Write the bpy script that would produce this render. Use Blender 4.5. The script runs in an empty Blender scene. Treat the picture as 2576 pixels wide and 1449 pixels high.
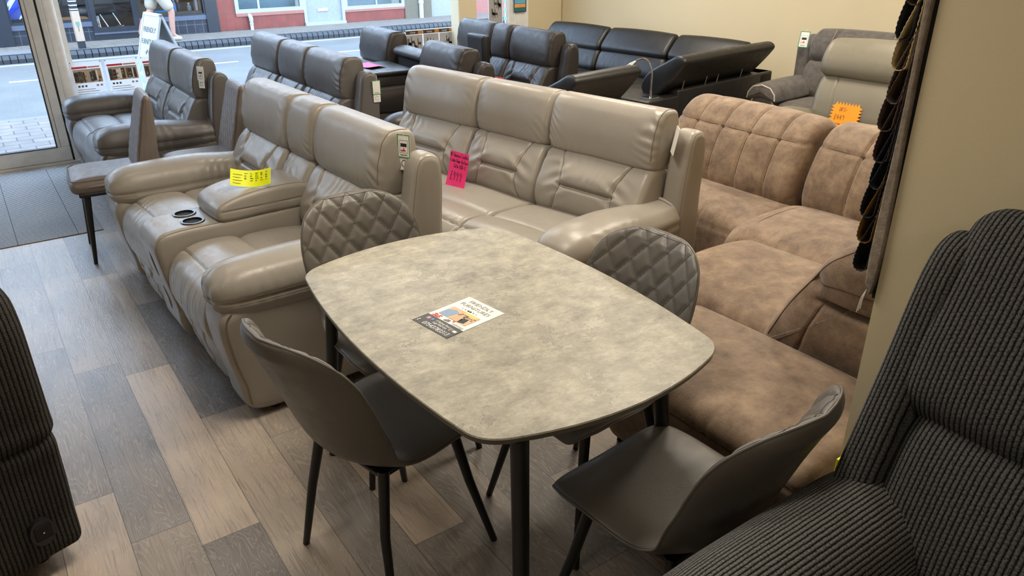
import bpy, bmesh, math, random
import numpy as np
from mathutils import Matrix, Vector
random.seed(7)
rng = np.random.default_rng(11)
PI = math.pi
SC = bpy.context.scene
COL = SC.collection

# ------------------------------------------------------------------ camera
CAM_H = 1.72
FOC = 1918.77                                   # focal length in pixels of the 2576 px wide frame
RM = ((0.8196520668593683, -0.24630899459178623, 0.5172063113268717),
      (-0.5728432469493985, -0.34516817624927154, 0.7434443789075429),
      (-0.004593878278322622, -0.9056438644897535, -0.4240142532915948))
cd = bpy.data.cameras.new('camera')
cam = bpy.data.objects.new('camera', cd)
COL.objects.link(cam)
cd.sensor_fit = 'HORIZONTAL'
cd.sensor_width = 36.0
cd.lens = 36.0 * FOC / 2576.0
cd.clip_start = 0.05
cd.clip_end = 200
m = Matrix([[RM[i][0], -RM[i][1], -RM[i][2], 0] for i in range(3)] + [[0, 0, 0, 1]])
m[2][3] = CAM_H
cam.matrix_world = m
SC.camera = cam

# ------------------------------------------------------------------ world, lights, exposure
SC.view_settings.view_transform = 'Standard'
SC.view_settings.look = 'None'
SC.view_settings.gamma = 1.0
SC.view_settings.use_curve_mapping = False
SC.view_settings.exposure = 0.0
w = bpy.data.worlds.new('overcast_sky')
SC.world = w
w.use_nodes = True
nt = w.node_tree
bg = nt.nodes['Background']
tc = nt.nodes.new('ShaderNodeTexCoord')
sx = nt.nodes.new('ShaderNodeSeparateXYZ')
rp = nt.nodes.new('ShaderNodeValToRGB')
rp.color_ramp.elements[0].position = 0.0
rp.color_ramp.elements[0].color = (0.66, 0.81, 1.0, 1)
rp.color_ramp.elements[1].position = 0.8
rp.color_ramp.elements[1].color = (0.48, 0.69, 1.0, 1)
nt.links.new(tc.outputs['Generated'], sx.inputs[0])
nt.links.new(sx.outputs['Z'], rp.inputs[0])
nt.links.new(rp.outputs[0], bg.inputs['Color'])
bg.inputs['Strength'].default_value = 9.0

def ceiling_lamp(x, y, power, sx_=0.6, sy_=0.6, color=(1.0, 0.90, 0.76)):
    l = bpy.data.lights.new('ceiling_lamp', 'AREA')
    l.shape = 'RECTANGLE'
    l.size, l.size_y = sx_, sy_
    l.energy = power
    l.color = color
    o = bpy.data.objects.new('ceiling_lamp', l)
    o.location = (x, y, 2.66)
    COL.objects.link(o)
for (x, y, p) in ((1.0, 2.1, 34), (2.7, 2.6, 46), (4.7, 2.7, 60), (4.7, 5.2, 50), (2.4, 5.0, 28), (0.5, 4.0, 7),
                  (-1.0, 1.4, 11), (0.2, -1.4, 12)):
    ceiling_lamp(x, y, p)
# ------------------------------------------------------------------ mesh helpers
def mesh_obj(name, V, F, mat=None, parent=None, smooth=True, uv=None, attrs=None, mats=None, fmat=None):
    """V (n,3) array, F list/array of faces; uv: per-corner (k,2)."""
    me = bpy.data.meshes.new(name)
    V = np.asarray(V, dtype=np.float64)
    if isinstance(F, np.ndarray) and F.ndim == 2:
        tot = F.shape[0]; k = F.shape[1]
        me.vertices.add(len(V)); me.vertices.foreach_set('co', V.astype(np.float32).ravel())
        me.loops.add(tot * k); me.loops.foreach_set('vertex_index', F.astype(np.int32).ravel())
        me.polygons.add(tot)
        me.polygons.foreach_set('loop_start', np.arange(0, tot * k, k, dtype=np.int32))
        me.update(calc_edges=True)
    else:
        me.from_pydata([tuple(v) for v in V], [], [tuple(int(i) for i in f) for f in F])
    if uv is not None:
        ul = me.uv_layers.new(name='UVMap')
        ul.data.foreach_set('uv', np.asarray(uv, dtype=np.float32).ravel())
    if attrs:
        for an, av in attrs.items():
            a = me.attributes.new(an, 'FLOAT', 'POINT')
            a.data.foreach_set('value', np.asarray(av, dtype=np.float32))
    if mats:
        for mm in mats: me.materials.append(mm)
        if fmat is not None: me.polygons.foreach_set('material_index', np.asarray(fmat, dtype=np.int32))
    elif mat is not None:
        me.materials.append(mat)
    if smooth:
        me.polygons.foreach_set('use_smooth', np.ones(len(me.polygons), dtype=bool))
    me.validate()
    me.update()
    o = bpy.data.objects.new(name, me)
    COL.objects.link(o)
    if parent is not None: o.parent = parent
    return o

def tag(o, label=None, cat=None, group=None, kind=None):
    if label: o['label'] = label
    if cat: o['category'] = cat
    if group: o['group'] = group
    if kind: o['kind'] = kind
    return o

def thing(name, label, cat, loc=(0, 0, 0), rz=0.0, group=None, scale=1.0, rot=None):
    o = bpy.data.objects.new(name, None)
    COL.objects.link(o)
    o.empty_display_size = 0.1
    o.location = loc
    o.rotation_euler = rot if rot is not None else (0, 0, rz)
    o.scale = scale if isinstance(scale, tuple) else (scale,) * 3
    return tag(o, label, cat, group)

def struct(o):
    o['kind'] = 'structure'
    return o

class MB:
    """collects simple solids into one mesh"""
    def __init__(s): s.V = []; s.F = []
    def add(s, V, F):
        n = len(s.V); s.V += [tuple(v) for v in V]; s.F += [tuple(i + n for i in f) for f in F]; return s
    def box(s, x0, x1, y0, y1, z0, z1):
        return s.add([(x0, y0, z0), (x1, y0, z0), (x1, y1, z0), (x0, y1, z0), (x0, y0, z1), (x1, y0, z1), (x1, y1, z1), (x0, y1, z1)],
                     [(0, 3, 2, 1), (4, 5, 6, 7), (0, 1, 5, 4), (1, 2, 6, 5), (2, 3, 7, 6), (3, 0, 4, 7)])
    def bm(s, b):
        b.verts.index_update()
        return s.add([v.co[:] for v in b.verts], [[v.index for v in f.verts] for f in b.faces])
    def rbox(s, x0, x1, y0, y1, z0, z1, r=0.01, seg=2):
        b = bmesh.new(); bmesh.ops.create_cube(b, size=1.0)
        for v in b.verts:
            v.co = ((x0 + x1) / 2 + v.co.x * (x1 - x0), (y0 + y1) / 2 + v.co.y * (y1 - y0), (z0 + z1) / 2 + v.co.z * (z1 - z0))
        bmesh.ops.bevel(b, geom=b.edges[:], offset=r, segments=seg, affect='EDGES', profile=0.5)
        s.bm(b); b.free(); return s
    def tube(s, path, r, n=10, closed=False, cap=True):
        P = np.array(path, float); k = len(P)
        rr = np.full(k, r, float) if np.isscalar(r) else np.array(r, float)
        if closed: T = np.roll(P, -1, 0) - np.roll(P, 1, 0)
        else: T = np.gradient(P, axis=0)
        T /= np.linalg.norm(T, axis=1)[:, None] + 1e-12
        a = np.array([0, 0, 1.0]) if abs(T[0][2]) < .9 else np.array([1.0, 0, 0])
        u = np.cross(T[0], a); u /= np.linalg.norm(u)
        ang = np.arange(n) / n * 2 * PI; V = []
        for i in range(k):
            u = u - T[i] * (u @ T[i]); u /= np.linalg.norm(u); v = np.cross(T[i], u)
            V += list(P[i] + rr[i] * (np.cos(ang)[:, None] * u + np.sin(ang)[:, None] * v))
        F = []
        for i in range(k if closed else k - 1):
            j = (i + 1) % k
            for q in range(n):
                F.append((i * n + q, i * n + (q + 1) % n, j * n + (q + 1) % n, j * n + q))
        if cap and not closed:
            F.append(tuple(range(n))[::-1]); F.append(tuple((k - 1) * n + q for q in range(n)))
        return s.add(V, F)
    def cyl(s, p0, p1, r0, r1=None, n=14):
        return s.tube([p0, p1], [r0, r0 if r1 is None else r1], n)
    def lathe(s, prof, c=(0, 0, 0), n=24):
        """prof (r,z) list; revolved about vertical axis at c"""
        V = []; F = []
        k = len(prof)
        for (r, z) in prof:
            for q in range(n):
                a = q / n * 2 * PI; V.append((c[0] + r * math.cos(a), c[1] + r * math.sin(a), c[2] + z))
        for i in range(k - 1):
            for q in range(n):
                F.append((i * n + q, i * n + (q + 1) % n, (i + 1) * n + (q + 1) % n, (i + 1) * n + q))
        if prof[0][0] > 1e-6: F.append(tuple(range(n))[::-1])
        if prof[-1][0] > 1e-6: F.append(tuple((k - 1) * n + q for q in range(n)))
        return s.add(V, F)
    def prism(s, pts, axis, a, b):
        """pts 2D polygon; extruded along axis ('x','y','z') from a to b"""
        n = len(pts)
        def P(p, t): return {'x': (t, p[0], p[1]), 'y': (p[0], t, p[1]), 'z': (p[0], p[1], t)}[axis]
        V = [P(p, a) for p in pts] + [P(p, b) for p in pts]
        F = [tuple(range(n)), tuple(range(2 * n - 1, n - 1, -1))] + [(i, i + n, (i + 1) % n + n, (i + 1) % n) for i in range(n)]
        return s.add(V, F)
    def build(s, name, mat, parent=None, smooth=False, auto=False):
        o = mesh_obj(name, np.array(s.V), s.F, mat, parent, smooth)
        b = bmesh.new(); b.from_mesh(o.data)
        bmesh.ops.remove_doubles(b, verts=b.verts, dist=1e-6)
        bmesh.ops.recalc_face_normals(b, faces=b.faces)
        if smooth:
            for e in b.edges:
                e.smooth = not (len(e.link_faces) == 2 and e.calc_face_angle(0) > 0.6)
        b.to_mesh(o.data); b.free()
        return o

def smooth_closed(pts, N, start=0):
    P = np.array(pts, float); n = len(P)
    ar = 0.5 * np.sum(P[:, 0] * np.roll(P[:, 1], -1) - np.roll(P[:, 0], -1) * P[:, 1])
    if ar < 0: P = P[::-1]
    t = np.linspace(0, 1, 24, endpoint=False)[:, None]
    D = []
    for i in range(n):
        p0, p1, p2, p3 = P[i - 1], P[i], P[(i + 1) % n], P[(i + 2) % n]
        # centripetal tangents keep the curve from overshooting
        d0 = max(np.linalg.norm(p1 - p0), 1e-6) ** .5; d1 = max(np.linalg.norm(p2 - p1), 1e-6) ** .5; d2 = max(np.linalg.norm(p3 - p2), 1e-6) ** .5
        m1 = (p2 - p1) + d1 * ((p1 - p0) / d0 - (p2 - p0) / (d0 + d1)) if True else 0
        m2 = (p2 - p1) + d1 * ((p3 - p2) / d2 - (p3 - p1) / (d1 + d2))
        D.append((2 * t**3 - 3 * t**2 + 1) * p1 + (t**3 - 2 * t**2 + t) * m1 + (-2 * t**3 + 3 * t**2) * p2 + (t**3 - t**2) * m2)
    D = np.concatenate(D)
    seg = np.linalg.norm(np.roll(D, -1, 0) - D, axis=1)
    s = np.concatenate([[0], np.cumsum(seg)])
    Dc = np.vstack([D, D[:1]])
    q = np.linspace(0, s[-1], N, endpoint=False)
    return np.stack([np.interp(q, s, Dc[:, 0]), np.interp(q, s, Dc[:, 1])], 1), s[-1]

def g(d, w):
    return np.exp(-(d / w) ** 2)

def wob(a, b, k=1.0, ph=0.0):
    """cheap smooth 2-D wobble in [-1,1]"""
    return (np.sin(a * 31 * k + 1.7 + ph + 1.3 * np.sin(b * 17 * k + ph)) + np.sin(b * 27 * k + 2.1 * ph + 1.9 * np.sin(a * 23 * k + 4 + ph)) +
            np.sin((a + b) * 19 * k + 5.1 + ph)) / 3

def sweep(name, prof, x0, x1, mat, parent=None, N=110, M=56, er=.04, cap=.012, crown=0.0, disp=None, axis='x', K=7, seam=None, capn=5, center=None, xform=None):
    """closed 2-D profile swept along an axis with rounded, puffed ends.
    axis 'x': profile is (y,z); axis 'y': profile is (x,z), the sweep runs in y."""
    P, per = smooth_closed(prof, N)
    W = x1 - x0
    T = np.roll(P, -1, 0) - np.roll(P, 1, 0); T /= np.linalg.norm(T, axis=1)[:, None]
    n2 = np.stack([T[:, 1], -T[:, 0]], 1)
    er = min(er, W * .49)
    th = np.linspace(0, PI / 2, K)
    st = [(er * (1 - math.cos(a)), er * (1 - math.sin(a)), -math.cos(a), math.sin(a)) for a in th]
    xs = [s[0] for s in st] + list(np.linspace(er, W - er, M)[1:-1]) + [W - s[0] for s in st[::-1]]
    ins = [s[1] for s in st] + [0] * (M - 2) + [s[1] for s in st[::-1]]
    nx = [s[2] for s in st] + [0] * (M - 2) + [-s[2] for s in st[::-1]]
    nr = [s[3] for s in st] + [1] * (M - 2) + [s[3] for s in st[::-1]]
    xs, ins, nx, nr = map(np.array, (xs, ins, nx, nr))
    R = P[None] - n2[None] * ins[:, None, None]
    C = P.mean(0) if center is None else np.array(center)
    qs = np.linspace(1, 0, capn + 1)[1:-1]
    Pin = P - n2 * er
    rowsL = [(np.full(N, -cap * (1 - q * q)), C + (Pin - C) * q) for q in qs[::-1]]
    rowsR = [(np.full(N, W + cap * (1 - q * q)), C + (Pin - C) * q) for q in qs]
    X = np.concatenate([np.stack([r[0] for r in rowsL]), np.repeat(xs[:, None], N, 1), np.stack([r[0] for r in rowsR])])
    Y = np.concatenate([np.stack([r[1][:, 0] for r in rowsL]), R[:, :, 0], np.stack([r[1][:, 0] for r in rowsR])])
    Z = np.concatenate([np.stack([r[1][:, 1] for r in rowsL]), R[:, :, 1], np.stack([r[1][:, 1] for r in rowsR])])
    z0 = np.zeros((len(qs), N)); o1 = np.ones((len(qs), N))
    NX = np.concatenate([-o1, np.repeat(nx[:, None], N, 1), o1])
    NY = np.concatenate([z0, nr[:, None] * n2[None, :, 0], z0])
    NZ = np.concatenate([z0, nr[:, None] * n2[None, :, 1], z0])
    if crown:
        u = np.abs(2 * X / W - 1); cr = crown * (1 - np.clip(u, 0, 1) ** 2.4)
        Y = Y + NY * cr; Z = Z + NZ * cr
    if disp is not None:
        d = disp(X + x0, Y, Z, NX, NY, NZ)
        X = X + NX * d; Y = Y + NY * d; Z = Z + NZ * d
    rows = X.shape[0]
    V = np.stack([X + x0, Y, Z], -1).reshape(-1, 3)
    V = np.vstack([V, [[x0 - cap, C[0], C[1]], [x1 + cap, C[0], C[1]]]])
    I = np.arange(rows)[:-1, None] * N; J = np.arange(N)[None]; J2 = (J + 1) % N
    Q = np.stack([(I + J), (I + N + J), (I + N + J2), (I + J2)], -1).reshape(-1, 4)[:, ::-1]
    c0 = rows * N; c1 = c0 + 1
    j = np.arange(N); j2 = (j + 1) % N
    tl = np.stack([np.full(N, c0), j, j2, j2], 1); tr = np.stack([np.full(N, c1), (rows - 1) * N + j2, (rows - 1) * N + j], 1)
    # uv in metres: across, along profile
    sa = np.arange(N + 1) / N * per
    a0, a1 = sa[:-1], sa[1:]
    XX = X + x0
    uvq = np.stack([np.stack([XX[1:] * 0 + XX[:-1], np.broadcast_to(a0, (rows - 1, N))], -1), np.stack([XX[1:], np.broadcast_to(a0, (rows - 1, N))], -1),
                    np.stack([np.roll(XX[1:], -1, 1), np.broadcast_to(a1, (rows - 1, N))], -1), np.stack([np.roll(XX[:-1], -1, 1), np.broadcast_to(a1, (rows - 1, N))], -1)], 2)
    uvq = uvq.reshape(-1, 4, 2)[:, ::-1].reshape(-1, 2)
    tris = [tuple(t[:3]) for t in np.stack([np.full(N, c0), j, j2], 1)][:]
    tri2 = [tuple(t) for t in tr]
    uvt = []
    for t in tris + tri2:
        for vi in t: uvt.append((V[vi][1], V[vi][2]))
    if axis == 'y':
        V = V[:, [1, 0, 2]]
    if xform is not None: V = xform(V)
    me = bpy.data.meshes.new(name)
    nq = len(Q); nt_ = 2 * N
    loops = np.concatenate([Q.ravel(), np.array(tris).ravel(), np.array(tri2).ravel()]).astype(np.int32)
    starts = np.concatenate([np.arange(nq) * 4, nq * 4 + np.arange(nt_) * 3]).astype(np.int32)
    me.vertices.add(len(V)); me.vertices.foreach_set('co', V.astype(np.float32).ravel())
    me.loops.add(len(loops)); me.loops.foreach_set('vertex_index', loops)
    me.polygons.add(len(starts)); me.polygons.foreach_set('loop_start', starts)
    me.update(calc_edges=True)
    ul = me.uv_layers.new(name='UVMap')
    ul.data.foreach_set('uv', np.concatenate([uvq, np.array(uvt)]).astype(np.float32).ravel())
    me.polygons.foreach_set('use_smooth', np.ones(len(starts), dtype=bool))
    if mat: me.materials.append(mat)
    me.validate(); me.update()
    b = bmesh.new(); b.from_mesh(me)
    bmesh.ops.recalc_face_normals(b, faces=b.faces)
    b.to_mesh(me); b.free()
    o = bpy.data.objects.new(name, me); COL.objects.link(o)
    if parent is not None: o.parent = parent
    return o

from mathutils.bvhtree import BVHTree
def surf_line(o, rays, r, mat, parent, name='seam', lift=0.0, closed=False, n=6):
    """thin tube laid on the surface of o; rays = [(origin, direction)] in o's own frame"""
    b = bmesh.new(); b.from_mesh(o.data); tree = BVHTree.FromBMesh(b); b.free()
    pts = []
    for (p, d) in rays:
        h = tree.ray_cast(Vector(p), Vector(d).normalized())
        if h[0] is None: continue
        q = h[0] + h[1] * lift
        if not pts or (q - Vector(pts[-1])).length > .003: pts.append(q[:])
    if len(pts) < 3: return None
    P = np.array(pts)
    if not closed:
        for _ in range(2): P[1:-1] = (P[:-2] + 2 * P[1:-1] + P[2:]) / 4
    return MB().tube(P, r, n, closed).build(name, mat, parent, smooth=True)

def stitch(name, pts, r, mat, parent, closed=False, n=6):
    return MB().tube(pts, r, n, closed).build(name, mat, parent, smooth=True)

def text(name, body, size, mat, parent, loc, rot=(0, 0, 0), align='CENTER', shear=0.0, ext=0.0004, width=None, offset=0.0, spacing=1.0):
    c = bpy.data.curves.new(name, 'FONT')
    c.body = body; c.size = size; c.align_x = align; c.align_y = 'CENTER'
    c.shear = shear; c.extrude = ext; c.offset = offset; c.space_character = spacing; c.resolution_u = 3
    c.materials.append(mat)
    o = bpy.data.objects.new(name, c); COL.objects.link(o)
    o.parent = parent; o.location = loc; o.rotation_euler = rot
    bpy.context.view_layer.update()
    me = bpy.data.meshes.new_from_object(o.evaluated_get(bpy.context.evaluated_depsgraph_get()))
    bpy.data.objects.remove(o); bpy.data.curves.remove(c)
    V = np.array([v.co[:] for v in me.vertices])
    if width:
        k = width / max(V[:, 0].max() - V[:, 0].min(), 1e-6)
        for v in me.vertices: v.co.x *= k
    me.materials.clear(); me.materials.append(mat)
    me.name = name
    q = bpy.data.objects.new(name, me); COL.objects.link(q)
    q.parent = parent; q.location = loc; q.rotation_euler = rot
    return q

def cut(o, cutters):
    """boolean-subtract cutter objects, keep the result as plain mesh"""
    for c in cutters:
        c.parent = o.parent
        md = o.modifiers.new('cut', 'BOOLEAN'); md.object = c; md.operation = 'DIFFERENCE'; md.solver = 'EXACT'
    bpy.context.view_layer.update()
    dg = bpy.context.evaluated_depsgraph_get()
    me = bpy.data.meshes.new_from_object(o.evaluated_get(dg))
    o.modifiers.clear(); old = o.data; o.data = me; bpy.data.meshes.remove(old)
    for c in cutters:
        mm = c.data; bpy.data.objects.remove(c); bpy.data.meshes.remove(mm)
# ------------------------------------------------------------------ materials
def _new(name):
    m = bpy.data.materials.new(name); m.use_nodes = True
    nt = m.node_tree; b = nt.nodes['Principled BSDF']
    return m, nt, b
def N_(nt, t, **kw):
    n = nt.nodes.new('ShaderNode' + t)
    for k, v in kw.items():
        if k in n.inputs: n.inputs[k].default_value = v
        else: setattr(n, k, v)
    return n
def L_(nt, a, b): nt.links.new(a, b)
def mth(nt, op, a, b=None, c=None):
    n = nt.nodes.new('ShaderNodeMath'); n.operation = op
    for i, v in enumerate((a, b, c)):
        if v is None: continue
        if isinstance(v, (int, float)): n.inputs[i].default_value = v
        else: nt.links.new(v, n.inputs[i])
    return n.outputs[0]
def ramp(nt, fac, stops):
    r = nt.nodes.new('ShaderNodeValToRGB'); e = r.color_ramp.elements
    while len(e) < len(stops): e.new(0.5)
    for i, (p, c) in enumerate(stops):
        e[i].position = p; e[i].color = (*c, 1)
    nt.links.new(fac, r.inputs[0]); return r.outputs[0]
def mixc(nt, fac, a, b, mode='MIX'):
    n = nt.nodes.new('ShaderNodeMix'); n.data_type = 'RGBA'; n.blend_type = mode
    for s, v in ((n.inputs[0], fac), (n.inputs[6], a), (n.inputs[7], b)):
        if isinstance(v, (int, float)): s.default_value = v
        elif isinstance(v, tuple): s.default_value = (*v, 1) if len(v) == 3 else v
        else: nt.links.new(v, s)
    return n.outputs[2]
def bump(nt, b, h, strength=.3, dist=.002):
    n = nt.nodes.new('ShaderNodeBump'); n.inputs['Strength'].default_value = strength; n.inputs['Distance'].default_value = dist
    nt.links.new(h, n.inputs['Height']); nt.links.new(n.outputs[0], b.inputs['Normal']); return n

def flat(name, col, rough=.5, metal=0.0, emit=0.0, spec=.5):
    m, nt, b = _new(name)
    b.inputs['Base Color'].default_value = (*col, 1); b.inputs['Roughness'].default_value = rough; b.inputs['Metallic'].default_value = metal
    b.inputs['Specular IOR Level'].default_value = spec
    if emit:
        b.inputs['Emission Color'].default_value = (*col, 1); b.inputs['Emission Strength'].default_value = emit
    else:
        # a faint unevenness so no surface is perfectly uniform
        tcn = N_(nt, 'TexCoord'); n = N_(nt, 'TexNoise', Scale=18.0, Detail=3.0); L_(nt, tcn.outputs['Object'], n.inputs['Vector'])
        c = ramp(nt, n.outputs['Fac'], ((.3, tuple(v * .93 for v in col)), (.7, tuple(min(1, v * 1.05) for v in col))))
        L_(nt, c, b.inputs['Base Color'])
    return m

def leather(name, col, rough=.36, grain=.18, spec=.5, wr=.10):
    m, nt, b = _new(name)
    tcn = N_(nt, 'TexCoord')
    n1 = N_(nt, 'TexNoise', Scale=5.0, Detail=4.0); L_(nt, tcn.outputs['Object'], n1.inputs['Vector'])
    c = ramp(nt, n1.outputs['Fac'], ((.3, tuple(v * .95 for v in col)), (.7, tuple(v * 1.04 for v in col))))
    L_(nt, c, b.inputs['Base Color'])
    v = N_(nt, 'TexVoronoi', Scale=330.0); L_(nt, tcn.outputs['Object'], v.inputs['Vector'])
    mp = N_(nt, 'Mapping'); mp.inputs['Scale'].default_value = (14, 30, 9); L_(nt, tcn.outputs['Object'], mp.inputs[0])
    n2 = N_(nt, 'TexNoise', Scale=1.0, Detail=3.0, Distortion=1.2); L_(nt, mp.outputs[0], n2.inputs['Vector'])
    h = mth(nt, 'ADD', mth(nt, 'MULTIPLY', v.outputs['Distance'], grain), mth(nt, 'MULTIPLY', n2.outputs['Fac'], wr * 4))
    bump(nt, b, h, .35, .0035)
    b.inputs['Roughness'].default_value = rough; b.inputs['Specular IOR Level'].default_value = spec
    rr = ramp(nt, n2.outputs['Fac'], ((.3, (rough - .05,) * 3), (.7, (rough + .09,) * 3))); L_(nt, rr, b.inputs['Roughness'])
    return m

def suede(name, c0, c1, c2, scale=11.0):
    m, nt, b = _new(name)
    tcn = N_(nt, 'TexCoord')
    n1 = N_(nt, 'TexNoise', Scale=scale, Detail=12.0, Roughness=.72, Distortion=.12); L_(nt, tcn.outputs['Object'], n1.inputs['Vector'])
    n0 = N_(nt, 'TexNoise', Scale=3.1, Detail=3.0); L_(nt, tcn.outputs['Object'], n0.inputs['Vector'])
    f = mth(nt, 'ADD', mth(nt, 'MULTIPLY', n1.outputs['Fac'], .72), mth(nt, 'MULTIPLY', n0.outputs['Fac'], .28))
    c = ramp(nt, f, ((.36, c0), (.5, c1), (.64, c2)))
    L_(nt, c, b.inputs['Base Color'])
    n2 = N_(nt, 'TexVoronoi', feature='DISTANCE_TO_EDGE', Scale=110.0); L_(nt, tcn.outputs['Object'], n2.inputs['Vector'])
    bump(nt, b, mth(nt, 'ADD', mth(nt, 'MULTIPLY', n2.outputs['Distance'], .8), n1.outputs['Fac']), .30, .003)
    b.inputs['Roughness'].default_value = .72; b.inputs['Specular IOR Level'].default_value = .3
    b.inputs['Sheen Weight'].default_value = .25; b.inputs['Sheen Roughness'].default_value = .4
    return m

def knit(name, dark, light, pitch=.0095, cell=.0085, rot=False, amp=1.0):
    """ribbed chenille: ribs run along V (profile direction) or, with rot, along U"""
    m, nt, b = _new(name)
    uv = N_(nt, 'UVMap'); s = N_(nt, 'SeparateXYZ'); L_(nt, uv.outputs[0], s.inputs[0])
    a, t = (s.outputs['X'], s.outputs['Y']) if not rot else (s.outputs['Y'], s.outputs['X'])
    tcn = N_(nt, 'TexCoord')
    wn = N_(nt, 'TexNoise', Scale=60.0, Detail=2.0); L_(nt, tcn.outputs['Object'], wn.inputs['Vector'])
    wa = mth(nt, 'ADD', mth(nt, 'DIVIDE', a, pitch), mth(nt, 'MULTIPLY', wn.outputs['Fac'], .25))
    fr = mth(nt, 'FRACT', wa); idx = mth(nt, 'FLOOR', wa)
    rib = mth(nt, 'SINE', mth(nt, 'MULTIPLY', fr, PI))
    off = mth(nt, 'MULTIPLY', mth(nt, 'FRACT', mth(nt, 'MULTIPLY', idx, .5)), 1.0)
    ct = mth(nt, 'ABSOLUTE', mth(nt, 'SINE', mth(nt, 'MULTIPLY', mth(nt, 'ADD', mth(nt, 'DIVIDE', t, cell), off), PI)))
    cells = mth(nt, 'ADD', .74, mth(nt, 'MULTIPLY', mth(nt, 'POWER', ct, .5), .26))
    h = mth(nt, 'MULTIPLY', mth(nt, 'POWER', rib, .6), cells)
    sp = N_(nt, 'TexNoise', Scale=420.0, Detail=3.0); L_(nt, tcn.outputs['Object'], sp.inputs['Vector'])
    hh = mth(nt, 'MULTIPLY', h, mth(nt, 'SUBTRACT', mth(nt, 'MULTIPLY', sp.outputs['Fac'], 2.4), .2))
    mid = tuple((d * .55 + l * .45) for d, l in zip(dark, light))
    c = ramp(nt, hh, ((.25, dark), (.6, mid), (.95, light)))
    L_(nt, c, b.inputs['Base Color'])
    bump(nt, b, mth(nt, 'ADD', h, mth(nt, 'MULTIPLY', sp.outputs['Fac'], .3)), .9 * amp, .004)
    b.inputs['Roughness'].default_value = .95; b.inputs['Specular IOR Level'].default_value = .15
    return m

def wall_paint(name, col):
    m, nt, b = _new(name)
    tcn = N_(nt, 'TexCoord')
    n = N_(nt, 'TexNoise', Scale=130.0, Detail=3.0); L_(nt, tcn.outputs['Object'], n.inputs['Vector'])
    n1 = N_(nt, 'TexNoise', Scale=1.6, Detail=2.0); L_(nt, tcn.outputs['Object'], n1.inputs['Vector'])
    c = ramp(nt, n1.outputs['Fac'], ((.3, tuple(v * .97 for v in col)), (.7, tuple(v * 1.02 for v in col))))
    L_(nt, c, b.inputs['Base Color']); bump(nt, b, n.outputs['Fac'], .12, .002)
    b.inputs['Roughness'].default_value = .6; b.inputs['Specular IOR Level'].default_value = .3
    return m

def concrete_top(name):
    m, nt, b = _new(name)
    tcn = N_(nt, 'TexCoord')
    n1 = N_(nt, 'TexNoise', Scale=2.6, Detail=6.0, Roughness=.6); L_(nt, tcn.outputs['Object'], n1.inputs['Vector'])
    n2 = N_(nt, 'TexNoise', Scale=26.0, Detail=12.0, Roughness=.82)
    mp0 = N_(nt, 'Mapping'); mp0.inputs['Scale'].default_value = (1.0, 2.2, 1); mp0.inputs['Rotation'].default_value = (0, 0, .6); L_(nt, tcn.outputs['Object'], mp0.inputs[0]); L_(nt, mp0.outputs[0], n2.inputs['Vector'])
    n5 = N_(nt, 'TexNoise', Scale=15.0, Detail=9.0, Roughness=.7); L_(nt, tcn.outputs['Object'], n5.inputs['Vector'])
    f = mth(nt, 'ADD', mth(nt, 'ADD', mth(nt, 'MULTIPLY', n1.outputs['Fac'], .20), mth(nt, 'MULTIPLY', n2.outputs['Fac'], .40)), mth(nt, 'MULTIPLY', n5.outputs['Fac'], .40))
    c = ramp(nt, f, ((.38, (.155, .143, .11)), (.46, (.265, .246, .192)), (.53, (.35, .322, .25)), (.61, (.48, .445, .355))))
    n3 = N_(nt, 'TexNoise', Scale=7.5, Detail=11.0, Roughness=.68); L_(nt, tcn.outputs['Object'], n3.inputs['Vector'])
    crk = mth(nt, 'ABSOLUTE', mth(nt, 'SUBTRACT', n3.outputs['Fac'], .5))
    n4 = N_(nt, 'TexNoise', Scale=4.5, Detail=4.0); L_(nt, tcn.outputs['Object'], n4.inputs['Vector'])
    msk = mth(nt, 'GREATER_THAN', n4.outputs['Fac'], .57)
    line = mth(nt, 'MULTIPLY', mth(nt, 'LESS_THAN', crk, .0055), msk)
    c = mixc(nt, mth(nt, 'MULTIPLY', line, .62), c, (.12, .11, .085))
    hl = mth(nt, 'MULTIPLY', mth(nt, 'LESS_THAN', mth(nt, 'ABSOLUTE', mth(nt, 'SUBTRACT', n3.outputs['Fac'], .512)), .006), msk)
    c = mixc(nt, mth(nt, 'MULTIPLY', hl, .35), c, (.60, .56, .46))
    sp = N_(nt, 'TexNoise', Scale=190.0, Detail=2.0); L_(nt, tcn.outputs['Object'], sp.inputs['Vector'])
    pit = mth(nt, 'MULTIPLY', mth(nt, 'GREATER_THAN', sp.outputs['Fac'], .70), mth(nt, 'GREATER_THAN', n5.outputs['Fac'], .52))
    c = mixc(nt, mth(nt, 'MULTIPLY', pit, .6), c, (.12, .11, .085))
    L_(nt, c, b.inputs['Base Color'])
    b.inputs['Roughness'].default_value = .42; b.inputs['Specular IOR Level'].default_value = .4
    bump(nt, b, n2.outputs['Fac'], .06, .002)
    return m

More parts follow.
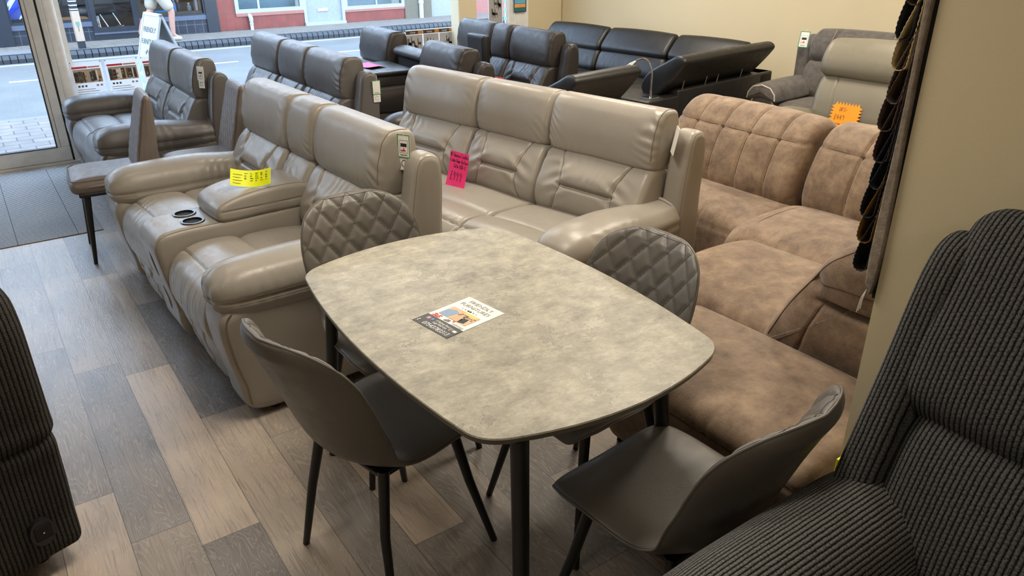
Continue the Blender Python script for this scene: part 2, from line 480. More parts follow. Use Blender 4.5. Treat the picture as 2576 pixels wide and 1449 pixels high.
def plank_floor(name):
    m, nt, b = _new(name)
    uv = N_(nt, 'UVMap'); at = N_(nt, 'Attribute', attribute_name='tone'); a2 = N_(nt, 'Attribute', attribute_name='seed')
    tcn = N_(nt, 'TexCoord')
    off = N_(nt, 'CombineXYZ'); L_(nt, mth(nt, 'MULTIPLY', a2.outputs['Fac'], 37.0), off.inputs[0]); L_(nt, mth(nt, 'MULTIPLY', a2.outputs['Fac'], 91.0), off.inputs[1])
    va = N_(nt, 'VectorMath', operation='ADD'); L_(nt, tcn.outputs['Object'], va.inputs[0]); L_(nt, off.outputs[0], va.inputs[1])
    mp = N_(nt, 'Mapping'); mp.inputs['Scale'].default_value = (11, 1.5, 1); L_(nt, va.outputs[0], mp.inputs[0])
    n1 = N_(nt, 'TexNoise', Scale=1.0, Detail=3.0, Distortion=.7); L_(nt, mp.outputs[0], n1.inputs['Vector'])
    rings = mth(nt, 'SINE', mth(nt, 'MULTIPLY', n1.outputs['Fac'], 190.0))
    mp2 = N_(nt, 'Mapping'); mp2.inputs['Scale'].default_value = (150, 5, 1); L_(nt, va.outputs[0], mp2.inputs[0])
    n2 = N_(nt, 'TexNoise', Scale=1.0, Detail=4.0); L_(nt, mp2.outputs[0], n2.inputs['Vector'])
    mp3 = N_(nt, 'Mapping'); mp3.inputs['Scale'].default_value = (7, 1.6, 1); L_(nt, va.outputs[0], mp3.inputs[0])
    n3 = N_(nt, 'TexNoise', Scale=1.0, Detail=5.0, Roughness=.6); L_(nt, mp3.outputs[0], n3.inputs['Vector'])
    base = ramp(nt, at.outputs['Fac'], ((0.0, (.135, .120, .112)), (.35, (.235, .205, .178)), (.65, (.36, .295, .232)), (1.0, (.52, .42, .325))))
    base = mixc(nt, .85, base, ramp(nt, n3.outputs['Fac'], ((.3, (.66, .66, .68)), (.5, (1, 1, 1)), (.72, (1.22, 1.16, 1.08)))), 'MULTIPLY')
    gr = mth(nt, 'MULTIPLY', mth(nt, 'GREATER_THAN', rings, .72), mth(nt, 'ADD', .25, n2.outputs['Fac']))
    c = mixc(nt, mth(nt, 'MULTIPLY', gr, .34), base, (.56, .49, .42))
    c = mixc(nt, mth(nt, 'MULTIPLY', mth(nt, 'GREATER_THAN', n2.outputs['Fac'], .58), .28), c, (.09, .07, .06))
    s = N_(nt, 'SeparateXYZ'); L_(nt, uv.outputs[0], s.inputs[0])
    ex = mth(nt, 'MINIMUM', s.outputs['X'], mth(nt, 'SUBTRACT', .1797, s.outputs['X']))
    ey = mth(nt, 'MINIMUM', s.outputs['Y'], mth(nt, 'SUBTRACT', 1.219, s.outputs['Y']))
    edge = mth(nt, 'LESS_THAN', mth(nt, 'MINIMUM', ex, ey), .0011)
    c = mixc(nt, mth(nt, 'MULTIPLY', edge, .75), c, (.03, .025, .02))
    L_(nt, c, b.inputs['Base Color'])
    h = mth(nt, 'SUBTRACT', mth(nt, 'ADD', mth(nt, 'MULTIPLY', n2.outputs['Fac'], .6), mth(nt, 'MULTIPLY', rings, .15)), mth(nt, 'MULTIPLY', edge, 2.0))
    bump(nt, b, h, .28, .002)
    b.inputs['Roughness'].default_value = .34; b.inputs['Specular IOR Level'].default_value = .6
    return m

def brickmat(name, c1, c2, cm, bw, bh, mortar=.006, rough=.7, vec='Object', rot=(0, 0, 0), off=.5, bumps=.5):
    m, nt, b = _new(name)
    tcn = N_(nt, 'TexCoord'); mp = N_(nt, 'Mapping'); mp.inputs['Rotation'].default_value = rot
    L_(nt, tcn.outputs[vec], mp.inputs[0])
    k = N_(nt, 'TexBrick'); k.offset = off
    k.inputs['Color1'].default_value = (*c1, 1); k.inputs['Color2'].default_value = (*c2, 1); k.inputs['Mortar'].default_value = (*cm, 1)
    k.inputs['Scale'].default_value = 1.0; k.inputs['Mortar Size'].default_value = mortar; k.inputs['Brick Width'].default_value = bw; k.inputs['Row Height'].default_value = bh
    L_(nt, mp.outputs[0], k.inputs['Vector'])
    n = N_(nt, 'TexNoise', Scale=7.0, Detail=6.0); L_(nt, tcn.outputs['Object'], n.inputs['Vector'])
    c = mixc(nt, .8, k.outputs['Color'], ramp(nt, n.outputs['Fac'], ((.3, (.78, .78, .78)), (.7, (1.12, 1.12, 1.12)))), 'MULTIPLY')
    L_(nt, c, b.inputs['Base Color']); b.inputs['Roughness'].default_value = rough
    bump(nt, b, mth(nt, 'SUBTRACT', 1.0, k.outputs['Fac']), bumps, .006)
    return m

def asphalt(name, c0, c1):
    m, nt, b = _new(name)
    tcn = N_(nt, 'TexCoord')
    n = N_(nt, 'TexNoise', Scale=55.0, Detail=4.0); L_(nt, tcn.outputs['Object'], n.inputs['Vector'])
    n2 = N_(nt, 'TexNoise', Scale=1.1, Detail=4.0); L_(nt, tcn.outputs['Object'], n2.inputs['Vector'])
    f = mth(nt, 'ADD', mth(nt, 'MULTIPLY', n.outputs['Fac'], .55), mth(nt, 'MULTIPLY', n2.outputs['Fac'], .45))
    L_(nt, ramp(nt, f, ((.35, c0), (.65, c1))), b.inputs['Base Color']); b.inputs['Roughness'].default_value = .85
    bump(nt, b, n.outputs['Fac'], .4, .004); return m

def mat_ribs(name):
    m, nt, b = _new(name)
    tcn = N_(nt, 'TexCoord'); s = N_(nt, 'SeparateXYZ'); L_(nt, tcn.outputs['Object'], s.inputs[0])
    n = N_(nt, 'TexNoise', Scale=240.0, Detail=3.0); L_(nt, tcn.outputs['Object'], n.inputs['Vector'])
    fr = mth(nt, 'FRACT', mth(nt, 'DIVIDE', s.outputs['Y'], .0245))
    on = mth(nt, 'GREATER_THAN', fr, .46)
    fx = mth(nt, 'LESS_THAN', mth(nt, 'FRACT', mth(nt, 'DIVIDE', s.outputs['X'], .33)), .012)
    on = mth(nt, 'MULTIPLY', on, mth(nt, 'SUBTRACT', 1.0, fx))
    c = mixc(nt, on, (.035, .033, .032), ramp(nt, n.outputs['Fac'], ((.35, (.26, .25, .24)), (.65, (.44, .43, .42)))))
    L_(nt, c, b.inputs['Base Color']); b.inputs['Roughness'].default_value = .9
    bump(nt, b, mth(nt, 'ADD', on, mth(nt, 'MULTIPLY', n.outputs['Fac'], .4)), .7, .004); return m

def glass(name, tint=(1, 1, 1), refl=.06):
    m = bpy.data.materials.new(name); m.use_nodes = True; nt = m.node_tree; nt.nodes.clear()
    o = nt.nodes.new('ShaderNodeOutputMaterial'); t = nt.nodes.new('ShaderNodeBsdfTransparent'); t.inputs[0].default_value = (*tint, 1)
    gl = nt.nodes.new('ShaderNodeBsdfGlossy'); gl.inputs['Roughness'].default_value = .02
    fr = nt.nodes.new('ShaderNodeFresnel'); fr.inputs[0].default_value = 1.35
    mx = nt.nodes.new('ShaderNodeMixShader')
    nt.links.new(fr.outputs[0], mx.inputs[0]); nt.links.new(t.outputs[0], mx.inputs[1]); nt.links.new(gl.outputs[0], mx.inputs[2]); nt.links.new(mx.outputs[0], o.inputs[0])
    return m

M = {}
M['beige'] = leather('beige_leather', (.305, .276, .236), .33, wr=.07)
M['beige_dark'] = flat('beige_thread', (.20, .16, .115), .7)
M['grey'] = leather('slate_grey_leather', (.118, .108, .102), .38)
M['grey_dark'] = flat('grey_thread', (.04, .037, .035), .7)
M['black'] = leather('black_brown_leather', (.034, .029, .027), .40, wr=.22)
M['black2'] = leather('smooth_black_leather', (.0105, .0098, .0098), .42, wr=.05)
M['black_dark'] = flat('black_thread', (.012, .011, .011), .7)
M['olive'] = leather('olive_grey_leather', (.170, .152, .110), .38, wr=.08)
M['olive_dark'] = flat('olive_thread', (.12, .10, .07), .7)
M['suede'] = suede('brown_suede', (.118, .078, .053), (.212, .146, .097), (.33, .237, .156))
M['suede_dark'] = flat('brown_thread', (.09, .055, .035), .9)
M['gsuede'] = suede('grey_suede', (.062, .054, .050), (.105, .094, .086), (.155, .14, .125), 16.0)
M['chair'] = leather('taupe_grey_leatherette', (.122, .110, .095), .42, .12, wr=.05)
M['chair_thread'] = flat('grey_stitching', (.055, .047, .038), .7)
M['taupe'] = leather('taupe_leatherette', (.165, .132, .110), .45, .12, wr=.05)
M['taupe_dark'] = flat('taupe_thread', (.075, .06, .05), .7)
M['knit'] = knit('charcoal_knit', (.003, .003, .0035), (.115, .114, .112))
M['knit_arm'] = knit('charcoal_knit_cross', (.003, .003, .0035), (.15, .145, .137), .0085, .009, True)
M['cord'] = knit('black_corduroy', (.004, .004, .004), (.06, .056, .05), .0125, .006)
M['leg'] = flat('black_powder_coated_steel', (.010, .010, .011), .38)
M['black_plastic'] = flat('black_plastic', (.012, .012, .013), .35)
M['void'] = flat('black_lining', (.006, .006, .006), .8)
M['chrome'] = flat('polished_chrome', (.75, .75, .74), .12, 1.0)
M['dkchrome'] = flat('dark_chrome', (.07, .067, .063), .28, 1.0)
M['top'] = concrete_top('concrete_effect_laminate')
M['top_edge'] = flat('concrete_edge', (.14, .125, .10), .6)
M['floor'] = plank_floor('vinyl_planks')
M['wall'] = wall_paint('cream_wall_paint', (.66, .565, .375))
M['ceil'] = flat('white_ceiling', (.80, .76, .68), .8)
M['post'] = wall_paint('cream_post_paint', (.70, .60, .42))
M['pole'] = flat('white_pole_paint', (.70, .66, .60), .35)
M['alu'] = flat('grey_white_aluminium', (.66, .66, .64), .4)
M['white'] = flat('white_paint', (.80, .80, .78), .5)
M['rubber'] = flat('black_rubber_seal', (.01, .01, .01), .6)
M['glass'] = glass('window_glass')
M['doormat'] = mat_ribs('ribbed_matting')
M['paper'] = flat('white_paper', (.80, .78, .72), .6)
M['ink'] = flat('black_ink', (.012, .012, .014), .6)
M['slate'] = flat('charcoal_print', (.05, .048, .046), .5)
M['red'] = flat('red_print', (.62, .03, .025), .5)
M['pinkred'] = flat('pale_red_print', (.62, .25, .22), .5)
M['bluep'] = flat('blue_print', (.04, .10, .35), .5)
M['tan'] = flat('tan_print', (.55, .36, .20), .5)
M['sky'] = flat('pale_blue_print', (.22, .32, .46), .5)
M['grn'] = flat('green_print', (.03, .22, .07), .5)
M['lgrey'] = flat('light_grey_print', (.38, .37, .36), .5)
M['yellow'] = flat('fluorescent_yellow_card', (.86, .93, .0), .5)
M['pink'] = flat('fluorescent_pink_card', (.95, .035, .22), .5)
M['orange'] = flat('fluorescent_orange_card', (1.0, .30, .005), .5)
M['redcard'] = flat('red_card', (.62, .07, .03), .5)
M['brownp'] = flat('brown_print', (.06, .038, .025), .5)

def thin_paper(name, col):
    """paper that lets daylight glow through from behind"""
    m, nt, b = _new(name)
    b.inputs['Base Color'].default_value = (*col, 1); b.inputs['Roughness'].default_value = .7
    t = nt.nodes.new('ShaderNodeBsdfTranslucent'); t.inputs[0].default_value = (*col, 1)
    mx = nt.nodes.new('ShaderNodeMixShader'); mx.inputs[0].default_value = .35
    out = nt.nodes['Material Output']
    nt.links.new(b.outputs[0], mx.inputs[1]); nt.links.new(t.outputs[0], mx.inputs[2]); nt.links.new(mx.outputs[0], out.inputs[0])
    return m
M['thin'] = thin_paper('thin_poster_paper', (.78, .78, .78))
M['board_white'] = flat('toned_down_white_frame', (.40, .42, .43), .5)  # white lowered to grey so the frame does not overexpose outdoors
M['board_paper'] = flat('toned_down_white_poster', (.38, .41, .43), .5)  # paper white toned down to hold back overexposure in daylight
M['board_back'] = flat('grey_board_back', (.16, .17, .17), .6)
# ------------------------------------------------------------------ shop shell
RX = 5.85          # right-hand wall
FY = 7.40          # shop-front plane
PW, PL, PX0 = 0.1797, 1.219, 0.060
joint = {-1: 2.461, 0: 2.167, 1: 2.030, 2: 2.735}
tone_of = {(-1, 1.242): .82, (-1, 2.461): .42, (-1, 3.68): .50, (0, .948): .50, (0, 2.167): .36, (0, 3.386): .62, (1, .811): .20, (1, 2.03): .88, (1, 3.249): .55,
           (2, 1.516): .66, (2, 2.735): .12, (2, 3.954): .5, (3, 1.0): .8}
def build_floor():
    V = []; F = []; UV = []; T = []; S = []
    for c in range(-18, 40):
        xa = PX0 + c * PW; xb = xa + PW
        if xa > RX + 1.15: break
        y = joint.get(c, (c * 0.413) % PL) % PL - 4 * PL
        while y < FY:
            ya, yb = max(y, -3.0), min(y + PL, FY)
            if yb > ya + 1e-4:
                t = None
                for (cc, yy), tv in tone_of.items():
                    if cc == c and abs(yy - y) < .02: t = tv
                if t is None: t = random.choice((.18, .32, .42, .5, .58, .66, .8))
                sd = random.random()
                n = len(V); xe = min(xb, RX + 1.15)
                V += [(xa, ya, 0), (xe, ya, 0), (xe, yb, 0), (xa, yb, 0)]; F.append((n, n + 1, n + 2, n + 3))
                UV += [(0, ya - y), (xe - xa, ya - y), (xe - xa, yb - y), (0, yb - y)]; T += [t] * 4; S += [sd] * 4
            y += PL
    o = mesh_obj('floor', V, np.array(F), M['floor'], None, False, UV, {'tone': T, 'seed': S})
    struct(o)
build_floor()
struct(MB().box(-3.2, RX + 1.15, -3.0, FY, -.06, -.001).build('floor_slab', M['void']))
struct(MB().prism([(RX, FY + .1), (RX + 1.02, .5), (RX + 1.2, .5), (RX + .18, FY + .1)], 'z', 0, 2.75).build('wall_right', M['wall']))
struct(MB().box(-3.35, -3.2, -3.0, FY + .1, 0, 2.75).build('wall_left', M['wall']))
struct(MB().box(-3.35, RX, -3.15, -3.0, 0, 2.75).build('wall_rear', M['wall']))
struct(MB().box(5.375, RX, FY - .02, FY + .14, 0, 2.75).build('wall_pier', M['wall']))
struct(MB().box(1.55, RX, -3.0, .80, 0, 2.70).box(RX, RX + 1.2, .3, .8, 0, 2.7).build('wall_partition', M['wall']))
struct(MB().box(-3.35, RX + 1.3, -3.15, FY + .14, 2.70, 2.8).build('ceiling', M['ceil']))
struct(MB().box(.74, 5.375, FY - .06, FY + .10, 0, .30).box(.72, 5.375, FY - .03, FY + .06, .30, .36).build('wall_front', M['white']))
struct(MB().box(-3.35, 5.375, FY - .05, FY + .10, 2.60, 2.70).box(-3.35, -2.4, FY - .05, FY + .10, 0, 2.60).build('wall_lintel', M['white']))  # lintel out of view, set high to admit more sky light
# shop window
wn = struct(mesh_obj('window_1', [(0.74, FY + .02, .36), (5.375, FY + .02, .36), (5.375, FY + .02, 2.60), (.74, FY + .02, 2.60)], [(0, 1, 2, 3)], M['glass'], None, False))
MB().box(.70, .74, FY - .02, FY + .06, .30, 2.60).box(5.335, 5.375, FY - .02, FY + .06, .36, 2.60).box(.74, 5.335, FY - .02, FY + .06, 2.55, 2.60).build('window_frame', M['white'], wn)
# glazed door with its frame, a hair in front of the window line
DY = 7.17
dr = struct(MB().rbox(-.46, .552, DY - .022, DY + .022, .02, .135, .004).rbox(.462, .552, DY - .022, DY + .022, .135, 2.30, .004)
            .rbox(-.46, -.37, DY - .022, DY + .022, .135, 2.30, .004).box(-.37, .462, DY - .022, DY + .022, 2.2, 2.3).build('door_1', M['alu']))
mesh_obj('door_glass', [(-.37, DY, .135), (.462, DY, .135), (.462, DY, 2.2), (-.37, DY, 2.2)], [(0, 1, 2, 3)], M['glass'], dr, False)
MB().box(-.37, .462, DY - .024, DY + .024, .133, .14).box(.455, .462, DY - .024, DY + .024, .135, 2.2).box(.553, .566, DY - .02, DY + .02, .02, 2.3).box(.486, .4885, DY - .0235, DY - .021, .135, 2.3).build('door_seal', M['rubber'], dr)
MB().rbox(.566, .60, DY - .03, DY + .22, 0, 2.4, .003).rbox(-.52, -.465, DY - .03, DY + .22, 0, 2.4, .003).box(-.52, .60, DY - .03, DY + .2, 2.3, 2.4).box(-.52, .62, DY - .05, DY + .24, 0, .018).build('door_frame', M['alu'], dr)
struct(MB().rbox(.60, .70, 7.36, 7.42, 0, 2.45, .004).build('trim_1', M['white']))
struct(MB().cyl((.645, 7.30, 0), (.645, 7.30, 2.70), .052, n=40).build('column_left', M['pole'], smooth=True))
struct(MB().rbox(4.33, 4.55, 7.16, 7.33, 0, 2.70, .012, 3).build('column_right', M['post']))
# entrance mat: flush with the planks
tag(MB().rbox(-1.1, .474, 5.255, 7.02, .0005, .007, .002).build('entrance_mat', M['doormat']), 'grey ribbed entrance mat lying on the planks inside the glazed door', 'doormat')

# ------------------------------------------------------------------ street
M['pave'] = brickmat('block_paving', (.19, .162, .145), (.158, .138, .125), (.07, .063, .055), .24, .16, .006, .8)
M['farpave'] = brickmat('grey_brick_paving', (.185, .155, .125), (.155, .133, .110), (.09, .08, .066), .21, .105, .006, .85)
M['road'] = asphalt('worn_asphalt', (.090, .090, .086), (.152, .150, .142))
M['yline'] = asphalt('yellow_road_paint', (.26, .18, .04), (.32, .235, .07))
M['pline'] = asphalt('faded_yellow_road_paint', (.25, .225, .15), (.31, .28, .20))
M['wline'] = asphalt('white_road_paint', (.29, .29, .29), (.36, .36, .36))
M['kerb'] = flat('blue_black_engineering_brick', (.022, .025, .030), .45)
M['slab'] = asphalt('pale_concrete_slab', (.135, .13, .127), (.175, .17, .167))
M['dktile'] = brickmat('dark_blue_tiles', (.018, .022, .032), (.024, .028, .04), (.10, .11, .13), .15, .15, .004, .3, rot=(PI / 2, 0, 0), off=0)
M['redtile'] = brickmat('red_glazed_tiles', (.20, .042, .03), (.165, .034, .025), (.10, .055, .045), .15, .30, .005, .4, rot=(PI / 2, 0, 0), off=0)
M['pinktile'] = flat('pale_pink_tile', (.28, .11, .09), .5)
M['dkpaint'] = flat('dark_blue_paint', (.016, .020, .028), .35)
M['ledge'] = flat('blue_grey_ledge', (.075, .09, .13), .4)
M['wframe'] = flat('white_window_paint', (.29, .315, .33), .5)
M['dooroff'] = flat('weathered_white_door', (.235, .255, .26), .6)
M['moss'] = flat('mossy_stone', (.13, .115, .085), .9)
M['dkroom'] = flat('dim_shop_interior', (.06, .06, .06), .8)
M['wood'] = flat('pale_wood', (.22, .125, .055), .6)
M['render_wall'] = flat('pale_upper_wall', (.3, .27, .25), .9)
for i, (nm, x0_, x1_, y0_, y1_, z0_, z1_, mt) in enumerate((
        ('pavement', -14, 30, 7.5, 9.50, -.25, -.05, 'pave'), ('road', -14, 30, 9.50, 14.55, -.3, -.13, 'road'), ('pavement_far', -14, 30, 14.70, 15.9, -.3, -.01, 'farpave'))):
    struct(MB().box(x0_, x1_, y0_, y1_, z0_, z1_).build(nm, M[mt]))
struct(MB().box(-14, 30, 9.5, 9.62, -.25, -.055).build('kerb_near', M['slab']))
struct(MB().box(-.2, 1.45, 14.68, 15.15, -.2, -.004).build('pavement_slab', M['slab']))
kb = MB()
xk = -4.0
while xk < 15:
    wk = .105
    kb.prism([(14.53, -.2), (14.53, -.065), (14.545, -.03), (14.575, -.008), (14.715, -.006), (14.715, -.2)], 'x', xk, xk + wk - .012); xk += wk
struct(kb.build('kerb_far', M['kerb']))
ln = MB()
for (ya, yb) in ((9.70, 9.78), (9.90, 9.98)): ln.box(-14, 30, ya, yb, -.13, -.1285)
struct(ln.build('road_marking_near', M['yline']))
struct(MB().box(-14, 30, 14.28, 14.42, -.13, -.1285).build('road_marking_far', M['pline']))
ln = MB()
for k in range(-3, 8): ln.box(2.95 + k * 2.15 - .35, 2.95 + k * 2.15 + .62, 12.64, 12.74, -.13, -.1285)
struct(ln.build('road_marking_centre', M['wline']))

# shops across the road -----------------------------------------------------
FA = 15.80
fw = MB()
fw.box(-10, .55, FA, FA + .3, 0, 4.4)
fw.box(.55, .80, FA - .05, FA + .25, -.02, 3.2)            # pilaster
fw.box(.80, 2.03, FA + .01, FA + .25, -.02, .05)
fw.box(2.80, 4.02, FA + .01, FA + .25, -.02, .05)
fw.box(3.98, 4.20, FA - .04, FA + .25, -.02, 3.2)
fw.box(.55, 4.20, FA - .05, FA + .3, 2.6, 3.2)
struct(fw.build('facade_dark', M['dkpaint']))
struct(MB().box(.80, 2.03, FA, FA + .2, .0, .235).box(2.80, 3.98, FA, FA + .2, .0, .235).build('facade_tiles', M['dktile']))
struct(MB().box(.80, 2.03, FA - .02, FA + .2, .235, .315).box(2.80, 3.98, FA - .02, FA + .2, .235, .315).box(2.03, 2.80, FA - .03, FA + .2, .09, .118).build('trim_2', M['ledge']))
struct(MB().box(2.03, 2.80, FA - .01, FA + .2, -.02, .09).build('facade_step', M['dkpaint']))
struct(MB().box(.55, 4.20, FA + 1.6, FA + 1.7, 0, 3).box(.55, 4.2, FA + .2, FA + 1.6, -.02, .02).build('facade_interior', M['dkroom']))
fr = MB()
def frame(b, x0, x1, z0, z1, t, y=FA):
    b.box(x0, x1, y - .02, y + .05, z0, z0 + t).box(x0, x0 + t, y - .02, y + .05, z0 + t, z1).box(x1 - t, x1, y - .02, y + .05, z0 + t, z1).box(x0 + t, x1 - t, y - .02, y + .05, z1 - t, z1)
frame(fr, .80, 1.50, .315, 2.6, .035); frame(fr, 1.50, 2.03, .315, 2.6, .035); frame(fr, 2.80, 3.98, .315, 2.6, .03)
struct(fr.build('window_2', M['dkpaint']))
fr = MB(); frame(fr, 2.03, 2.80, .118, 2.5, .085, FA - .01); struct(fr.build('door_2', M['dkpaint']))
fr = MB(); frame(fr, 2.84, 3.93, .345, 2.4, .045, FA + .06); struct(fr.build('window_3', M['wood']))
struct(MB().box(.84, 3.97, FA + .02, FA + .023, .345, 2.55).build('window_4', glass('far_shop_glass', (.8, .85, .9))))
struct(MB().box(2.85, 3.95, FA + .07, FA + .6, .33, .352).box(.82, 2.02, FA + .07, FA + .7, .33, .352).box(2.86, 3.93, FA + .6, FA + .62, .352, 2.2).build('trim_3', M['wood']))
# red tiled building
rb = MB()
rb.box(4.20, 5.90, FA, FA + .25, -.02, .24).box(6.78, 8.18, FA, FA + .25, -.02, .20).box(4.20, 4.54, FA, FA + .25, .24, 3.0)
struct(rb.build('facade_red', M['redtile']))
struct(MB().box(4.54, 5.90, FA - .02, FA + .25, .24, .30).box(6.78, 8.18, FA - .02, FA + .25, .20, .245).build('trim_4', M['pinktile']))
fr = MB(); frame(fr, 4.54, 5.90, .30, 2.6, .07); frame(fr, 6.78, 8.18, .245, 2.6, .07); fr.box(4.98, 5.02, FA - .01, FA + .04, .37, 2.5); fr.box(7.5, 7.53, FA - .01, FA + .04, .3, 2.5)
struct(fr.build('window_5', M['wframe']))
struct(MB().box(4.6, 5.85, FA + .3, FA + .35, .3, 2.6).box(6.85, 8.12, FA + .5, FA + .55, .2, 2.6).build('facade_curtain', M['lgrey']))
struct(MB().box(4.60, 5.85, FA + .01, FA + .015, .36, 2.55).box(6.84, 8.13, FA + .01, FA + .015, .3, 2.55).build('window_6', glass('far_window_glass', (.75, .85, .9))))
dd = struct(MB().box(5.93, 6.75, FA + .02, FA + .1, .045, 2.4).build('door_3', M['dooroff']))
MB().rbox(6.20, 6.42, FA + .005, FA + .03, .245, .305, .004).build('letter_plate', M['lgrey'], dd)
MB().box(5.90, 5.96, FA - .02, FA + .1, .03, 2.5).box(6.72, 6.78, FA - .02, FA + .1, .03, 2.5).box(5.90, 6.78, FA - .06, FA + .1, -.02, .045).build('door_frame', M['wframe'], dd)
struct(MB().box(8.18, 8.50, FA - .03, FA + .25, -.02, 3.0).box(8.62, 8.84, FA - .02, FA + .25, -.02, 3.0).build('facade_pier', M['moss']))
struct(MB().box(8.84, 9.75, FA + .03, FA + .2, -.02, 3.0).box(8.50, 8.62, FA + .05, FA + .2, -.02, 3.0).build('door_4', M['dooroff']))
struct(MB().box(9.75, 22, FA, FA + .25, .10, 3.0).box(9.75, 22, FA - .02, FA + .25, -.02, .10).build('facade_pink', M['pinktile']))
struct(MB().box(-10, 22, FA - .02, FA + 2, 3.0, 4.4).box(.5, 22, FA + 1.7, FA + 2, -.02, 3.0).build('facade_upper', M['render_wall']))  # upper wall out of view, kept low so more sky light enters the showroom
struct(MB().box(.42, .55, FA - .01, FA + .2, -.02, 2.4).build('door_5', M['wood']))

# white waste pipe on the red tiles
t = thing('waste_pipe', 'short white waste pipe with an elbow on the red tiled wall', 'pipe', (4.80, FA - .06, -.01))
MB().tube([(0, 0, 0), (0, 0, .09), (0, 0, .17)], .032, 14).build('pipe', M['board_white'], t, True)
MB().tube([(0, 0, .16), (0, 0, .22), (-.005, .02, .255), (-.01, .07, .27)], .04, 14).cyl((0, 0, .1), (0, 0, .125), .039).build('elbow', M['wframe'], t, True)
t = thing('downpipe', 'grey downpipe beside the mossy stone pier across the road', 'pipe', (8.56, FA - .05, -.01))
MB().cyl((0, 0, 0), (0, 0, 2.8), .05).build('pipe', M['lgrey'], t, True)
MB().cyl((0, 0, .3), (0, 0, .36), .06).build('collar', M['lgrey'], t, True)

# banded street post --------------------------------------------------------
t = thing('street_post', 'square street post with black and white bands above a cream sleeve', 'post', (1.685, 14.86, -.01), .08)
s_ = .052
MB().rbox(-s_, s_, -s_, s_, 0, .12, .006).rbox(-s_, s_, -s_, s_, .58, 2.2, .006).build('post', M['dkpaint'], t)
MB().rbox(-.058, .058, -.058, .058, .115, .585, .006).build('sleeve', flat('cream_vinyl', (.36, .27, .20), .5), t)
for k in range(5):
    MB().rbox(-.0545, .0545, -.0545, .0545, .60 + k * .062, .622 + k * .062, .004).build('white_band', M['board_white'], t)
MB().box(-.02, .02, -.0595, -.0585, .34, .37).box(-.03, .03, -.0595, -.0585, .37, .42).build('tree_print', flat('pale_green_print', (.12, .2, .15), .6), t)
MB().box(-.004, .004, -.0597, -.0583, .27, .34).build('trunk_print', M['brownp'], t)

# barber-pole neon in the far window ---------------------------------------
t = thing('barber_pole_sign', 'blue, white and red striped barber pole sign in the dark shop window', 'sign', (1.02, FA + .12, .352))
MB().box(-.20, .22, -.01, .03, .0, .045).build('base', M['slate'], t)
def stripes(nm, xs, mat):
    b = MB()
    for (xo, h0, h1) in xs:
        pts = []
        for k in range(12):
            q = k / 11; z = h0 + (h1 - h0) * q
            pts.append((xo + .12 * math.sin((q - .5) * 2.4) * .9 + .10 * q, 0.0, z))
        b.tube(pts, [.004 + .016 * math.sin(PI * (k / 11) ** .7) for k in range(12)], 8)
    b.build(nm, mat, t, True)
stripes('blue_stripe', [(-.10, .12, .46), (-.05, .14, .52), (.0, .2, .62), (-.13, .1, .36)], flat('blue_neon', (.02, .06, .75), .4, emit=1.1))
stripes('white_stripe', [(-.125, .2, .6), (-.075, .2, .62), (.045, .05, .32), (.09, .05, .28)], flat('white_neon', (.75, .85, 1.0), .4, emit=1.0))
stripes('red_stripe', [(.14, .05, .2), (.165, .05, .17)], flat('red_neon', (.75, .03, .05), .4, emit=.9))
MB().box(-.2, .22, .03, .04, .05, .75).build('backing', flat('blue_glow_panel', (.10, .14, .45), .5, emit=.25), t)

# snake plant ---------------------------------------------------------------
t = thing('snake_plant', 'spiky green snake plant in a dark pot in the window across the road', 'plant', (1.53, FA + .16, .352))
MB().lathe([(.05, 0), (.075, .10), (.08, .105), (.07, .11), (.0, .10)]).build('pot', M['slate'], t, True)
b = MB()
for k in range(13):
    a = k * 2.4; L = .26 + .22 * random.random(); sp = .10 + .16 * random.random(); wd = .018
    dx, dy = math.cos(a), math.sin(a) * .6; px, py = -dy, dx
    V = []
    for q in (0, .25, .5, .75, 1):
        wq = wd * (1 - q ** 2) + .001; cx, cy, cz = dx * sp * q ** 1.4, dy * sp * q ** 1.4, .08 + L * q
        V += [(cx - px * wq, cy - py * wq, cz), (cx, cy, cz + .004), (cx + px * wq, cy + py * wq, cz), (cx, cy, cz - .004)]
    F = []
    for i in range(4):
        for j in range(4): F.append((i * 4 + j, i * 4 + (j + 1) % 4, i * 4 + 4 + (j + 1) % 4, i * 4 + 4 + j))
    b.add(V, F)
b.build('leaves', flat('snake_plant_green', (.07, .16, .06), .5), t, True)
# things behind the far glass
def barber_chair(x, y, lab):
    t = thing('barber_chair', lab, 'chair', (x, y, .02), random.random(), 'barber chairs behind the shop door')
    MB().lathe([(.26, 0), (.26, .02), (.05, .05), (.04, .3), (.04, .34)]).build('pedestal', M['chrome'], t, True)
    MB().rbox(-.25, .25, -.25, .25, .34, .48, .05).build('seat', M['black2'], t, True)
    MB().rbox(-.24, .24, .2, .3, .48, 1.0, .04).build('backrest', M['black2'], t, True)
    MB().rbox(-.2, .2, -.42, -.36, .1, .16, .02).tube([(-.15, -.25, .36), (-.15, -.39, .14)], .015).tube([(.15, -.25, .36), (.15, -.39, .14)], .015).build('footrest', M['chrome'], t, True)
barber_chair(2.22, FA + .75, 'chrome and black barber chair seen through the left of the far shop door')
barber_chair(2.95, FA + 1.05, 'chrome and black barber chair deeper inside, right of the far shop door')
def bottle(x, h, r, mat, lab, cap='slate'):
    t = thing('bottle', lab, 'bottle', (x, FA + .25 + .1 * random.random(), .352), 0, 'bottles in the wood framed shop window')
    MB().lathe([(r, 0), (r, h * .62), (r * .4, h * .78), (r * .4, h * .88)]).build('body', mat, t, True)
    MB().lathe([(r * .5, h * .86), (r * .5, h), (0, h)]).build('cap', M[cap], t, True)
bottle(3.42, .20, .03, M['white'], 'white bottle on the far window shelf, next to the blue box', 'bluep')
